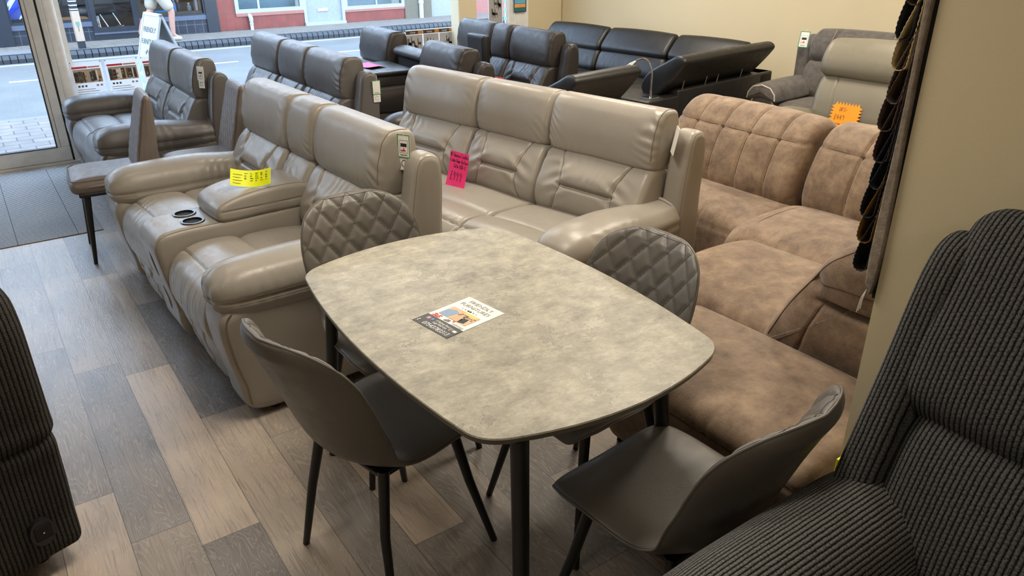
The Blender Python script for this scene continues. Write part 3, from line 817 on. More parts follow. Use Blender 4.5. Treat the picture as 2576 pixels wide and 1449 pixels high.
bottle(3.50, .26, .03, M['sky'], 'tall pale blue bottle on the far window shelf', 'white')
bottle(3.58, .22, .035, M['slate'], 'dark grey bottle on the far window shelf', 'pinkred')
bottle(3.76, .17, .035, M['lgrey'], 'squat grey bottle at the right of the far window shelf', 'white')
t = tag(MB().rbox(3.14, 3.36, FA + .15, FA + .3, .352, .41, .01).build('blue_box', flat('bright_blue_plastic', (.03, .28, .62), .4)), 'flat bright blue box lying on the far window shelf', 'box')
t = tag(MB().lathe([(.05, 0), (.055, .1), (.05, .11), (0, .11)], (3.62, FA + .45, .61)).build('orange_tub', M['orange'], None, True), 'orange tub on the upper shelf in the far window', 'tub')
struct(MB().box(2.9, 3.9, FA + .38, FA + .58, .59, .61).build('trim_5', M['wood']))

# A-board on the near pavement ---------------------------------------------
t = thing('a_board', 'white framed A-board pavement sign standing outside the window', 'sign', (1.70, 8.82, -.05), math.atan2(-.36, .065))
# local x = along the ridge towards the viewer, local y = across; printed face at -y
HB = 1.03; SP = .34; WB = .42
def leaf(sg, nm):
    b = MB(); L = math.hypot(HB, SP)
    for (x0, x1, z0, z1) in ((-WB / 2, -WB / 2 + .03, 0, L), (WB / 2 - .03, WB / 2, 0, L), (-WB / 2, WB / 2, 0, .03), (-WB / 2, WB / 2, L - .03, L)):
        b.rbox(x0, x1, -.012, .012, z0, z1, .004)
    f = b.build(nm, M['board_white'], t)
    p = MB().box(-WB / 2 + .03, WB / 2 - .03, -.006, .004, .03, L - .03).build('poster' if sg < 0 else 'back_panel', M['board_paper'] if sg < 0 else M['board_back'], f)
    f.location = (0, sg * SP, 0); f.rotation_euler = (sg * math.atan2(SP, HB), 0, 0)
    return f, L
lf, LL = leaf(-1, 'front_leaf'); leaf(1, 'rear_leaf')
# print on the front poster (reads from outside the local -y side)
for (tx, zz, sz, wd) in (('FRIENDLY', LL - .17, .075, .30), ('FURNITURE', LL - .29, .075, .33)):
    text('lettering', tx, sz, M['slate'], lf, (0, -.0075, zz), (PI / 2, 0, 0), width=wd)
MB().tube([(-.012, -.008, LL - .412), (.012, -.008, LL - .368)], [.004, .006], 6).box(-.035, -.025, -.008, -.006, LL - .395, LL - .387).box(.025, .035, -.008, -.006, LL - .395, LL - .387).box(-.055, -.049, -.008, -.006, LL - .394, LL - .388).box(.049, .055, -.008, -.006, LL - .394, LL - .388).build('ornament', M['slate'], lf)
b = MB()
for k in range(5): b.rbox(-.16 + k * .066, -.10 + k * .066, -.0085, -.006, LL - .60 + .01 * k, LL - .47 - .008 * k, .001)
b.rbox(-.17, .17, -.0085, -.006, LL - .70, LL - .63, .001).rbox(-.17, -.05, -.009, -.006, LL - .82, LL - .72, .001).rbox(.04, .17, -.009, -.006, LL - .82, LL - .72, .001)
b.build('sofa_print', M['sky'], lf)
MB().box(-.17, .17, -.0065, -.006, .05, .12).build('dark_band', M['slate'], lf)

# window posters --------------------------------------------------------------
def win_poster(x0, x1, z0, z1, lab):
    t = thing('window_poster', lab, 'poster', ((x0 + x1) / 2, FY - .075, z0), 0, 'interior range posters along the foot of the shop window', rot=(math.radians(-6), 0, 0))
    w = (x1 - x0) / 2; h = z1 - z0
    mesh_obj('sheet', [(-w, 0, 0), (w, 0, 0), (w, 0, h), (-w, 0, h)], [(0, 1, 2, 3)], M['thin'], t, False)
    MB().box(-w + .012, -w + .012 + w * .95, -.0018, -.001, h - .052, h - .036).build('title_bar', M['red'], t)
    MB().box(.0 + .01, w - .02, -.0018, -.001, h - .05, h - .038).build('subtitle_bar', M['pinkred'], t)
    cols = {'paper': [], 'brownp': [], 'tan': [], 'slate': [], 'lgrey': [], 'redcard': []}
    zb_, zt_ = h - .165, h - .060; xq = -w + .018
    cols['lgrey'].append((-w + .018, w - .018, zt_ - .012, zt_))
    while xq < w - .03:
        pw = min(random.uniform(.010, .034), w - .018 - xq); tone = random.choice(('brownp', 'tan', 'paper', 'slate', 'lgrey', 'brownp', 'slate'))
        cols[tone].append((xq, xq + pw - .0015, zb_ + random.uniform(0, .01), zt_ - .013 - random.uniform(0, .008)))
        if pw > .018:
            for _ in range(random.randint(2, 4)):
                zz_ = random.uniform(zb_ + .01, zt_ - .04); hh_ = random.uniform(.006, .02); t2 = random.choice(('paper', 'brownp', 'tan', 'slate'))
                cols[t2].append((xq + .002, xq + pw * random.uniform(.4, .9), zz_, zz_ + hh_))
        xq += pw
    for _ in range(3):
        x_ = random.uniform(-w + .03, w - .05); cols['redcard' if _ == 0 else 'paper'].append((x_, x_ + .02, zb_, zb_ + random.uniform(.006, .02)))
    V = []; F = []; FM = []; keys = list(cols)
    def add_(x0_, x1_, z0_, z1_, y_, mi):
        n_ = len(V); V.extend([(x0_, y_, z0_), (x1_, y_, z0_), (x1_, y_, z1_), (x0_, y_, z1_)]); F.append((n_, n_ + 1, n_ + 2, n_ + 3)); FM.append(mi)
    add_(-w + .016, w - .016, h - .167, h - .058, -.0014, 2)
    for mi, c in enumerate(keys):
        for (a0, a1, b0, b1) in cols[c]: add_(a0, a1, b0, b1, -.0018, mi)
    o_ = mesh_obj('room_photo', V, np.array(F), None, t, False, mats=[M[c] for c in keys], fmat=FM)
    b = MB(); bl = MB()
    for k in range(3): b.box(-w + .03 + k * .026, -w + .045 + k * .026, -.0018, -.001, h - .20, h - .185)
    for k in range(2): bl.box(.4 * w + k * .03, .4 * w + .018 + k * .03, -.0018, -.001, h - .20, h - .185)
    b.build('swatch_square', M['slate'], t); bl.build('swatch_square', M['lgrey'], t)
    b = MB()
    for r_ in range(3): b.box(-w + .02, w * (.3 + .2 * r_), -.0016, -.001, h - .222 - r_ * .017, h - .217 - r_ * .017)
    b.build('small_print', M['lgrey'], t)
    MB().tube([(-w + .008, -.003, h - .004), (-w + .008, -.008, h - .004)], .004).tube([(w - .008, -.003, h - .004), (w - .008, -.008, h - .004)], .004).build('pin', M['slate'], t)
win_poster(.705, .945, .44, .758, 'first window poster from the door, beside the white pole')
win_poster(.968, 1.225, .44, .758, 'middle window poster, behind the far arm of the grey two-seater')
win_poster(1.25, 1.49, .44, .758, 'window poster half hidden by the headrest of the grey two-seater')
def range_poster(x0, x1, z1, h, lab, word):
    t = thing('range_poster', lab, 'poster', ((x0 + x1) / 2, FY - .05, z1 - h), 0, 'brown headed range posters in the window')
    w = (x1 - x0) / 2
    mesh_obj('sheet', [(-w, 0, 0), (w, 0, 0), (w, 0, h), (-w, 0, h)], [(0, 1, 2, 3)], M['thin'], t, False)
    MB().box(-w, w, -.0018, -.001, h - .045, h - .008).build('header', M['brownp'], t)
    MB().box(w * .45, w, -.0022, -.0018, h - .045, h - .008).build('orange_end', flat('ochre_print', (.5, .22, .04), .5), t)
    text('lettering', word, .024, M['paper'], t, (-.02, -.0025, h - .027), (PI / 2, 0, 0), shear=.25)
    b = MB()
    for k in range(7):
        cx = -w + .03 + random.random() * (2 * w - .06); cz = h * .3 + random.random() * h * .35
        b.box(cx - .018, cx + .018, -.002, -.001, cz - .02, cz + .005).box(cx - .016, cx - .012, -.002, -.001, cz - .05, cz - .02).box(cx + .012, cx + .016, -.002, -.001, cz - .05, cz - .02).box(cx - .02, cx - .012, -.002, -.001, cz, cz + .045)
    b.build('furniture_print', M['slate'], t)
    MB().box(-w + .005, w - .005, -.0013, -.001, .01, h - .05).build('photo', M['lgrey'], t)
range_poster(3.80, 3.995, .80, .30, 'brown headed range poster behind the folded middle seat', 'Candy')
range_poster(4.0, 4.19, .80, .30, 'brown headed range poster between the folded seat and cream post', 'Candy')
range_poster(4.19, 4.36, .80, .30, 'brown headed range poster half behind the cream post', 'Candy')
range_poster(4.82, 5.005, 1.13, .34, 'tall dining set poster beside the string of blue lights', 'The Rapt')

t = thing('light_string', 'vertical string of blue droplet lights at the window edge', 'light string', (5.035, FY - .05, .80))
MB().tube([(0, 0, 0), (0, 0, 1.4)], .002, 6).build('wire', M['white'], t)
led = flat('blue_led', (.10, .62, 1.0), .3, emit=2.2)
for k in range(14):
    MB().lathe([(0, -.022), (.012, -.012), (.014, -.002), (.006, .014), (0, .024)], (0, -.006, .045 + k * .095), 12).build('droplet_light', led, t, True)
t = thing('window_panel', 'frosted white panel closing the right end of the shop window', 'panel', (5.2, FY - .03, .36))
MB().box(-.145, .165, -.006, .006, 0, 1.9).build('sheet', M['white'], t)
MB().tube([(-.1, -.01, 0), (-.1, -.01, 1.9)], .008, 8).tube([(-.03, -.01, 0), (-.03, -.01, 1.9)], .008, 8).build('fold', M['white'], t, True)
t = thing('colour_card', 'hanging colour card with blue, orange and teal stripes on the white panel', 'sample card', (5.235, FY - .062, .90))
MB().rbox(-.083, .083, -.004, .008, 0, .5, .003).build('board', M['slate'], t)
for k, c in enumerate(((.02, .16, .17), (.78, .36, .12), (.12, .45, .68), (.02, .12, .48), (.22, .50, .72), (.35, .6, .78), (.1, .3, .6), (.5, .6, .7))):
    MB().rbox(-.08, .065, -.012 - .001 * k, -.004, .006 + k * .042, .046 + k * .042, .003).build('stripe', flat('card_colour_%s' % 'abcdefgh'[k], c, .6), t)

# unseen area lights added to brighten the dark shop behind the far glass
for lx in (1.4, 2.4, 3.4):
    l_ = bpy.data.lights.new('shop_fill_light', 'AREA'); l_.size = .4; l_.energy = 28; l_.color = (1, .9, .75)
    lo_ = bpy.data.objects.new('shop_fill_light', l_); lo_.location = (lx, FA + .9, 2.5); COL.objects.link(lo_)
# ------------------------------------------------------------------ recliner sofas
# local frame of every sofa: x along the seats, y from the front (0) to the back, z up
def band(v, a, b, s=.02):
    return 1 / (1 + np.exp(-(v - a) / s)) * 1 / (1 + np.exp((v - b) / s))

def headrest_prof(sh=0.0, hi=1.0):
    return [(.780 + sh, .722), (.742 + sh, .752), (.736 + sh, .83), (.753 + sh, .91), (.778 + sh, .968 * hi), (.808 + sh, .995 * hi), (.858 + sh, 1.002 * hi), (.905 + sh, .990 * hi), (.925 + sh, .950 * hi), (.925 + sh, .86), (.90 + sh, .76), (.84 + sh, .720)]
def lumbar_prof():
    return [(.665, .43), (.628, .50), (.634, .57), (.664, .63), (.700, .69), (.740, .732), (.82, .742), (.885, .70), (.86, .5), (.80, .42)]
def irr(a, b, f, ph):
    """irregular fine creases: bands that come and go"""
    c = wob(a, b, .45, ph) + .6 * wob(b * 1.3, a * .7, .9, ph + 2)
    m = np.clip(wob(a * .8, b, .33, ph + 4) + .25, 0, 1)
    return np.sin(a * f + 7 * c) * m

def headrest(par, x0, x1, m, res=1.0, plump=1.0, ends=(0, 0), md=None):
    w = x1 - x0
    ph = x0 * 7
    def d(X, Y, Z, NX, NY, NZ):
        front = np.clip(-NY + .1, 0, 1)
        e0 = np.minimum(X - x0, x1 - X)
        u = np.clip(np.abs(2 * (X - x0) / w - 1), 0, 1)
        puff = .024 * plump * (1 - u ** 7) * front
        wr = .0030 * irr(Z + X * .4, X, 130, ph) * g(e0 - .045, .045) * front
        sag = .006 * wob(X, Z, .24, ph) * front
        lo = .0016 * irr(X, Z, 120, ph + 1) * g(Z - .775, .03) * front
        return puff + wr + sag + lo - .006
    o = sweep('headrest', headrest_prof(), x0, x1, m, par, int(130 * res), int(max(24, 120 * w * res)), er=.028, cap=.012, crown=0.0, disp=d)
    if md is not None:
        for k, xe in ((0, x0 + .020), (1, x1 - .020)):
            if ends[k]:
                rays = [((xe, .835 + .4 * math.cos(a), .87 + .4 * math.sin(a)), (0, -math.cos(a), -math.sin(a))) for a in np.linspace(PI * 1.22, PI * .38, 46)]
                surf_line(o, rays, .0026, md if ends[k] > 1 else m, o)
    return o

def lumbar(par, x0, x1, m, res=1.0, style='H', md=None):
    w = x1 - x0; c = (x0 + x1) / 2; ph = x0 * 5
    zp = .600
    gx_ = lambda Z: w * (.25 + 1.5 * np.clip(np.abs(Z - zp) - .012, 0, 1) ** 1.5)
    def d(X, Y, Z, NX, NY, NZ):
        front = 1 / (1 + np.exp((NY + .35) / .08))
        if style == 'plain':
            return (.006 * wob(X, Z, .25, ph) + .0035 * irr(X, Z, 90, ph) * g(Z - .71, .05)) * front
        gx = gx_(Z)
        dist = np.abs(np.abs(X - c) - gx)
        ins = 1 / (1 + np.exp((np.abs(X - c) - w * .255) / .010))
        r = -.010 * g(dist, .008) * band(Z, .45, .77, .01)
        r += -.026 * g(Z - zp, .009) * ins
        r += .018 * g(Z - zp - .045, .045) * ins + .004 * g(Z - zp + .055, .045) * ins
        r += .004 * g(np.abs(X - c) - w * .40, .07 * w / .5) 
        pe = g(np.abs(X - c) - w * .27, .07) * g(Z - zp, .07)
        r += .005 * np.sin((np.abs(X - c) * 45 + (Z - zp) * 100)) * pe
        r += .0026 * irr(X, Z, 95, ph) * g(Z - .70, .05)
        r += .005 * wob(X, Z, .26, ph)
        return r * front
    o = sweep('back_cushion', lumbar_prof(), x0, x1, m, par, int(150 * res), int(max(24, 140 * w * res)), er=.03, cap=.008, crown=.010, disp=d)
    if style == 'H' and md is not None:
        for s in (-1, 1):
            surf_line(o, [((c + s * gx_(z), 0, z), (0, 1, 0)) for z in np.linspace(.47, .735, 40)], .0022, md, o)
        surf_line(o, [((x, 0, zp), (0, 1, 0)) for x in np.linspace(c - w * .25, c + w * .25, 30)], .0022, md, o)
    return o

def seat(par, x0, x1, m, res=1.0, fy=0.0, foot=True, md=None):
    w = x1 - x0; ph = x0 * 3
    rear = [(.315, .40), (.315, .452), (.345, .474), (.45, .480), (.60, .466), (.69, .44), (.70, .36), (.5, .34)]
    def dr(X, Y, Z, NX, NY, NZ):
        return .005 * wob(X, Y, .25, ph) * np.clip(NZ, 0, 1)
    o = sweep('seat_cushion', rear, x0, x1, m, par, int(80 * res), int(60 * res), er=.03, cap=.004, crown=.012, disp=dr)
    front = [(.335, .38), (.335, .452), (.312, .478), (.20, .492), (.095 + fy, .476), (.032 + fy, .435), (.002 + fy, .36), (.012 + fy, .27), (.075 + fy, .24), (.14 + fy, .27), (.2 + fy, .34)]
    def df(X, Y, Z, NX, NY, NZ):
        s = -.007 * g(Y - (.085 + fy), .007) * np.clip(NZ, 0, 1)
        face = np.clip(.45 - NY, 0, 1) * band(Z, .29, .47, .02) * band(Y, -.1, .10 + fy, .02)
        s2 = (.0026 * irr(X, Z * .35, 84, ph) + .0012 * irr(X, Z * .5, 170, ph + 2)) * face
        s3 = .005 * wob(X, Z, .3, ph)
        s4 = .0022 * irr(X, Y, 110, ph + 3) * g(Y - (.11 + fy), .04) * np.clip(NZ, 0, 1)
        return s + s2 + s3 + s4
    o2 = sweep('seat_cushion', front, x0, x1, m, par, int(150 * res), int(max(30, 180 * w * res)), er=.022, cap=.002, crown=.012, disp=df, center=(.14 + fy, .38))
    if md is not None:
        for dy in (.083, .089):
            surf_line(o2, [((x, dy + fy, 1), (0, 0, -1)) for x in np.linspace(x0 + .015, x1 - .015, 40)], .0013, m if dy < .085 else md, o2)
    if foot:
        fp = [(.075 + fy, .05), (.055 + fy, .12), (.035 + fy, .20), (.045 + fy, .262), (.10 + fy, .275), (.16 + fy, .25), (.16 + fy, .06)]
        def dp(X, Y, Z, NX, NY, NZ):
            f = np.clip(-NY, 0, 1)
            u = (X - x0) / w
            return f * (-.012 * g((u - .36) * w, .010) - .010 * g((u - .70) * w, .010) + .004 * irr(Z, X, 120, ph) * (g((u - .36) * w, .08) + g((u - .7) * w, .06)) + .005 * wob(X, Z, .35, ph))
        o3 = sweep('footrest', fp, x0 + .005, x1 - .005, m, par, int(80 * res), int(80 * res), er=.020, cap=.002, crown=.016, disp=dp)
        if md is not None:
            for u in (.36, .70): surf_line(o3, [((x0 + u * w, -.3, z), (0, 1, 0)) for z in np.linspace(.075, .25, 20)], .0018, md, o3)

def arm(par, x0, x1, m, md, res=1.0, outer=1, fy=0.0, top=.62, seams=True):
    """outer=+1: the outside of the sofa is at x1, -1: at x0"""
    wb = (x1 - x0)
    bx0, bx1 = (x0 + .012, x1 - .004) if outer > 0 else (x0 + .004, x1 - .012)
    body = [(.060 + fy, .045), (.035 + fy, .15), (.005 + fy, .30), (.0 + fy, .43), (.03 + fy, .47), (.5, .475), (.86, .47), (.91, .43), (.90, .045), (.5, .04)]
    a = sweep('arm', body, bx0, bx1, m, par, int(110 * res), int(26 * res) + 6, er=.038, cap=.004, crown=.006, center=(.45, .26))
    xo = bx1 - .006 if outer > 0 else bx0 + .006
    P, _ = smooth_closed(body, 120)
    pts = [(xo, p[0] + (.012 if p[0] < .3 else 0), p[1]) for p in P if p[0] < .12 + fy and .06 < p[1] < .47]
    pts = sorted(pts, key=lambda q: q[2])
    if len(pts) > 3: stitch('seam', pts, .0028, md, a)
    c = (x0 + x1) / 2; h = top - .44
    hw = wb / 2 + .004
    pad = [(c - hw * .80, .435), (c - hw * .96, .467), (c - hw, .51), (c - hw * .95, top - .062), (c - hw * .74, top - .022), (c - hw * .38, top - .003), (c, top + .004), (c + hw * .38, top - .003), (c + hw * .74, top - .022), (c + hw * .95, top - .062), (c + hw, .51), (c + hw * .96, .467), (c + hw * .80, .435), (c, .43)]
    y0, y1 = -.008 + fy, .80
    ph = x0 * 9
    def d(T, A, B, NT, NA, NB):
        # T runs along the arm, A across, B up
        side = 1 - np.clip(NB, 0, 1) ** 2
        s = 0
        if seams:
            s = -.007 * g(B - .507, .013) * side
        slope = -.030 * band(T, .55, .95, .06) * np.clip(NB, 0, 1)
        nose = g(T - y0, .10)
        wr = .0050 * irr(A, T, 130, ph) * nose * np.clip(NB + .5, 0, 1) + .0024 * irr(T, A, 90, ph) * side
        low = -.012 * np.clip(-NB, 0, 1)
        return s + slope + wr * .8 + low + .004 * wob(T, A, .28, ph)
    def nose_(V):
        V = V.copy(); q = np.clip((y0 + .15 - V[:, 1]) / .165, 0, 1)
        V[:, 0] = c + (V[:, 0] - c) * (1 - q ** 2.8) ** (1 / 2.8)
        V[:, 2] = .508 + (V[:, 2] - .508) * (1 - q ** 2.3) ** (1 / 2.3)
        return V
    p = sweep('arm_pad', pad, y0, y1, m, a, int(110 * res), int(100 * res), er=.018, cap=.006, crown=.010, disp=d, axis='y', center=(c, .51), xform=nose_)
    if seams:
        so = 1 if outer > 0 else -1
        for k, zz in enumerate((.496, .507, .518)):
            rays = [((c + so * .5, y, zz), (-so, 0, 0)) for y in np.linspace(.70, y0 + .11, 34)]
            rays += [((c + so * .5 * math.cos(q), y0 + .11 - .5 * math.sin(q), zz), (-so * math.cos(q), math.sin(q), 0)) for q in np.linspace(0, PI, 34)[1:]]
            surf_line(p, rays, .0017, md, p)
    return a

def wing(par, x0, x1, m, md, res=1.0, outer=1, hi=1.0):
    pr = [(.79, .28), (.785, .45), (.795, .62), (.822, .78), (.842, .875 * hi), (.866, .906 * hi), (.91, .912 * hi), (.948, .89 * hi), (.962, .84 * hi), (.955, .62), (.93, .28)]
    wq = sweep('side_wing', pr, x0, x1, m, par, int(110 * res), int(16 * res) + 6, er=.028, cap=.003, crown=.003, center=(.875, .6))
    P, _ = smooth_closed(pr, 140)
    T = np.roll(P, -1, 0) - np.roll(P, 1, 0); T /= np.linalg.norm(T, axis=1)[:, None]; n2 = np.stack([T[:, 1], -T[:, 0]], 1)
    for inset, xo in ((.010, x1 - .009 if outer > 0 else x0 + .009),):
        Q = P - n2 * inset
        stitch('seam', [(xo, q[0], q[1]) for q in Q], .0028, md, wq, True)
    return wq

def console(par, x0, x1, m, md, res=1.0, fy=0.0):
    w = x1 - x0; c = (x0 + x1) / 2
    body = [(.050 + fy, .05), (.018 + fy, .2), (-.016 + fy, .40), (-.022 + fy, .49), (.006 + fy, .535), (.07 + fy, .549), (.25, .552), (.5, .552), (.76, .552), (.78, .4), (.78, .05)]
    o = sweep('console', body, x0, x1, m, par, 130, 22, er=.03, cap=.0, crown=0, center=(.4, .3))
    cuts = []
    for s in (-1, 1):
        b = MB().cyl((c + s * .062, .17, .46), (c + s * .062, .17, .60), .041, n=40)
        cuts.append(b.build('cutter', m))
    for zc in (.37, .20):
        b = MB(); pts = [(c - .0 + .028 * math.cos(a), zc + .062 * math.sin(a)) for a in np.linspace(0, 2 * PI, 25)[:-1]]
        b.prism(pts, 'y', -.08 + fy, .025 + fy + (.37 - zc) * .2); cuts.append(b.build('cutter', m))
    try:
        cut(o, cuts)
        o.data.polygons.foreach_set('use_smooth', np.ones(len(o.data.polygons), dtype=bool))
        ob = bmesh.new(); ob.from_mesh(o.data)
        for e in ob.edges: e.smooth = not (len(e.link_faces) == 2 and e.calc_face_angle(0) > .7)
        ob.to_mesh(o.data); ob.free()
    except Exception as ex:
        print('cut failed', ex)
    for s in (-1, 1):
        MB().lathe([(.0400, -.004), (.0402, .004), (.0415, .0055), (.049, .0055), (.0515, .003), (.0515, -.001), (.042, -.002), (.042, -.006)], (c + s * .062, .17, .552), 40).build('cup_holder', M['dkchrome'], o, True)
        MB().lathe([(.0402, -.088), (.0402, -.003)], (c + s * .062, .17, .552), 40).lathe([(0.0001, -.0885), (.0395, -.088)], (c + s * .062, .17, .552), 40).build('cup_lining', M['void'], o, True)
    for xe in (x0 + .012, x1 - .012):
        surf_line(o, [((xe, .35 + .7 * math.cos(q), .30 + .7 * math.sin(q)), (0, -math.cos(q), -math.sin(q))) for q in np.linspace(PI * 1.12, PI * .60, 60)], .0020, md, o)
    for zc in (.37, .20):
        yy = .018 + fy + (.37 - zc) * .16
        b = MB(); pts = [(c + .027 * math.cos(a), zc + .061 * math.sin(a)) for a in np.linspace(0, 2 * PI, 25)[:-1]]
        b.prism(pts, 'y', yy, yy + .004); b.build('oval_inset', M['grey'], o)
    lid = [(.265, .552), (.258, .585), (.272, .612), (.34, .640), (.50, .660), (.66, .655), (.745, .63), (.755, .59), (.745, .552), (.5, .548)]
    def d(X, Y, Z, NX, NY, NZ):
        return .003 * wob(X, Y, .4) - .005 * g(Z - .592, .003) * (1 - np.clip(np.abs(NZ), 0, 1))
    l = sweep('console_lid', lid, x0 - .006, x1 + .006, m, o, 110, 40, er=.022, cap=.002, crown=.008, disp=d)
    for xe in (x0 + .010, x1 - .010):
        surf_line(l, [((xe, y, 1), (0, 0, -1)) for y in np.linspace(.285, .735, 40)], .0016, md, l)
    return o

def recliner_sofa(name, label, cat, mk, loc, ang, segs, res=1.0, scale=1.0, fy=0.0, group=None, arm_w=.235, style='H', arms=(1, 1), wings=(1, 1), plump=1.0, hi=1.0):
    """segs: list of ('seat', w) / ('console', w) between the arms; returns thing and segment spans"""
    m, md = M[mk], M[mk + '_dark']
    t = thing(name, label, cat, (loc[0], loc[1], 0), -PI / 2 + math.radians(ang), group, scale)
    L = sum(s[1] for s in segs) + 2 * arm_w
    MB().rbox(.02, L - .02, .16 + fy, .86, .035, .34, .02).rbox(.14, L - .14, .80, .90, .3, .80, .03).build('base', m, t)
    b = MB()
    for (px, py) in ((.07, .16 + fy), (L - .07, .16 + fy), (.07, .85), (L - .07, .85)): b.cyl((px, py, 0), (px, py, .05), .024)
    b.build('foot', M['black_plastic'], t, True)
    arm(t, 0, arm_w, m, md, res, -1, fy); arm(t, L - arm_w, L, m, md, res, 1, fy)
    wing(t, .0, .115, m, md, res, -1, hi); wing(t, L - .115, L, m, md, res, 1, hi)
    x = arm_w; spans = []
    n = len(segs)
    for i, (k, wd) in enumerate(segs):
        a, b_ = x, x + wd
        ha = a - (arm_w - .122) if i == 0 else a + .001
        hb = b_ + (arm_w - .122) if i == n - 1 else b_ - .001
        headrest(t, ha, hb, m, res, plump, (1 if i else 0, 2 if i == n - 1 else 1), md)
        lumbar(t, ha + .004, hb - .004, m, res, 'plain' if k != 'seat' else style, md)
        if k == 'seat': seat(t, a + .002, b_ - .002, m, res, fy, True, md)
        elif k == 'console': console(t, a + .004, b_ - .004, m, md, res, fy)
        spans.append((a, b_)); x += wd
    return t, L, spans

def w_of(t, p):
    bpy.context.view_layer.update()
    return t.matrix_world @ Vector(p)

A, LA, spA = recliner_sofa('recliner_sofa', 'beige leather two-seater recliner with cup holder console and a yellow card on it', 'sofa', 'beige', (.452, 4.42), 2.6,
                           [('seat', .53), ('console', .30), ('seat', .53)], 1.3)
B, LB, spB = recliner_sofa('recliner_sofa', 'beige leather three-seater recliner with a pink price card on its seat', 'sofa', 'beige', (1.367, 4.176), 9.5,
                           [('seat', .54), ('seat', .54), ('seat', .54)], 1.25, fy=.05)
Cs, LC, spC = recliner_sofa('recliner_sofa', 'slate grey leather two-seater recliner by the window nearest the glazed door', 'sofa', 'grey', (.535, 6.78), 1.0,
                            [('seat', .535), ('seat', .535)], .8, (.97, .89, .97))
Ds, LD, spD = recliner_sofa('recliner_sofa', 'slate grey leather three-seater recliner standing behind the beige two-seater', 'sofa', 'grey', (1.25, 6.66), 0.5,
                            [('seat', .53), ('seat', .53), ('seat', .53)], .8, (.99, .95, .99), fy=.16)
Fs, LF, spF = recliner_sofa('recliner_sofa', 'dark brown-black leather recliner whose console lid stands upright', 'sofa', 'black', (3.12, 6.46), 0.0,
                            [('seat', .50), ('cons', .30), ('seat', .50)], .6, (.93, .93, 1.0), style='H', plump=1.3)
# console of that sofa: body and the lid tipped up
t = Fs
cx0, cx1 = spF[1]
MB().rbox(cx0 + .004, cx1 - .004, .04, .70, .05, .56, .03, 3).build('console', M['black'], t, True)
lid = MB().rbox(cx0 + .006, cx1 - .006, .47, .54, .585, .94, .016, 3).build('console_lid', M['black2'], t, True)
MB().rbox(cx0 + .03, cx1 - .03, .463, .472, .61, .92, .004).build('lid_lining', M['black_dark'], lid)
MB().rbox(cx1 - .07, cx1 - .03, .45, .48, .56, .62, .004).cyl((cx1 - .07, .455, .575), (cx1 - .03, .455, .575), .012).build('hinge', M['chrome'], lid, True)

# cinema sofa with the middle back folded down to a tray
def cinema_sofa():
    m, md = M['black'], M['black_dark']
    fy = .16; arm_w = .235; sw = .53
    t = thing('cinema_sofa', 'black leather recliner with its middle seat back folded down into a tray', 'sofa', (2.13, 6.56, 0), -PI / 2 - math.radians(2.5), None, .99)
    L = 2 * arm_w + 3 * sw
    MB().rbox(.02, L - .02, .16 + fy, .86, .035, .34, .02).build('base', m, t)
    b = MB()
    for (px, py) in ((.07, .16 + fy), (L - .07, .16 + fy), (.07, .85), (L - .07, .85)): b.cyl((px, py, 0), (px, py, .05), .024)
    b.build('foot', M['black_plastic'], t, True)
    arm(t, 0, arm_w, m, md, .6, -1, fy); arm(t, L - arm_w, L, m, md, .6, 1, fy)
    wing(t, 0, .115, m, md, .6, -1); wing(t, L - .115, L, m, md, .6, 1)
    x = arm_w
    for i in range(3):
        a, b_ = x, x + sw
        seat(t, a + .002, b_ - .002, m, .5, fy)
        if i != 1:
            ha = a - (.113 if i == 0 else -.02); hb = b_ + (.113 if i == 2 else -.02)
            headrest(t, ha, hb, m, .6, 1.2, (0, 2), md); lumbar(t, ha + .004, hb - .004, m, .6, 'plain')
        else:
            MB().rbox(a + .01, b_ - .01, .80, .90, .40, .85, .03, 3).build('rear_panel', m, t, True)
            sweep('rear_roll', [(.775, .83), (.76, .865), (.79, .90), (.86, .905), (.90, .88), (.90, .84), (.84, .82)], a + .012, b_ - .012, m, t, 50, 24, er=.02)
            MB().rbox(a + .045, b_ - .045, .79, .802, .47, .83, .004).build('back_lining', M['void'], t)
            f = sweep('folded_back', [(.20, .53), (.17, .60), (.19, .66), (.26, .68), (.45, .68), (.66, .675), (.72, .65), (.74, .56), (.70, .49), (.4, .485)], a + .012, b_ - .012, m, t, 90, 40, er=.03, crown=.006)
            sweep('pillow_roll', [(.16, .66), (.15, .70), (.18, .735), (.28, .74), (.36, .73), (.37, .68), (.28, .655)], a + .014, b_ - .014, m, f, 60, 30, er=.03, crown=.006)
            MB().rbox(a + .03, b_ - .03, .30, .72, .68, .758, .008, 3).build('tray_support', m, f, True)
            MB().rbox(a + .005, b_ - .005, .20, .72, .758, .788, .010, 3).build('tray', M['black2'], f, True)
        x += sw
    return t, L, (arm_w + sw, arm_w + 2 * sw)
Es, LE, spE = cinema_sofa()
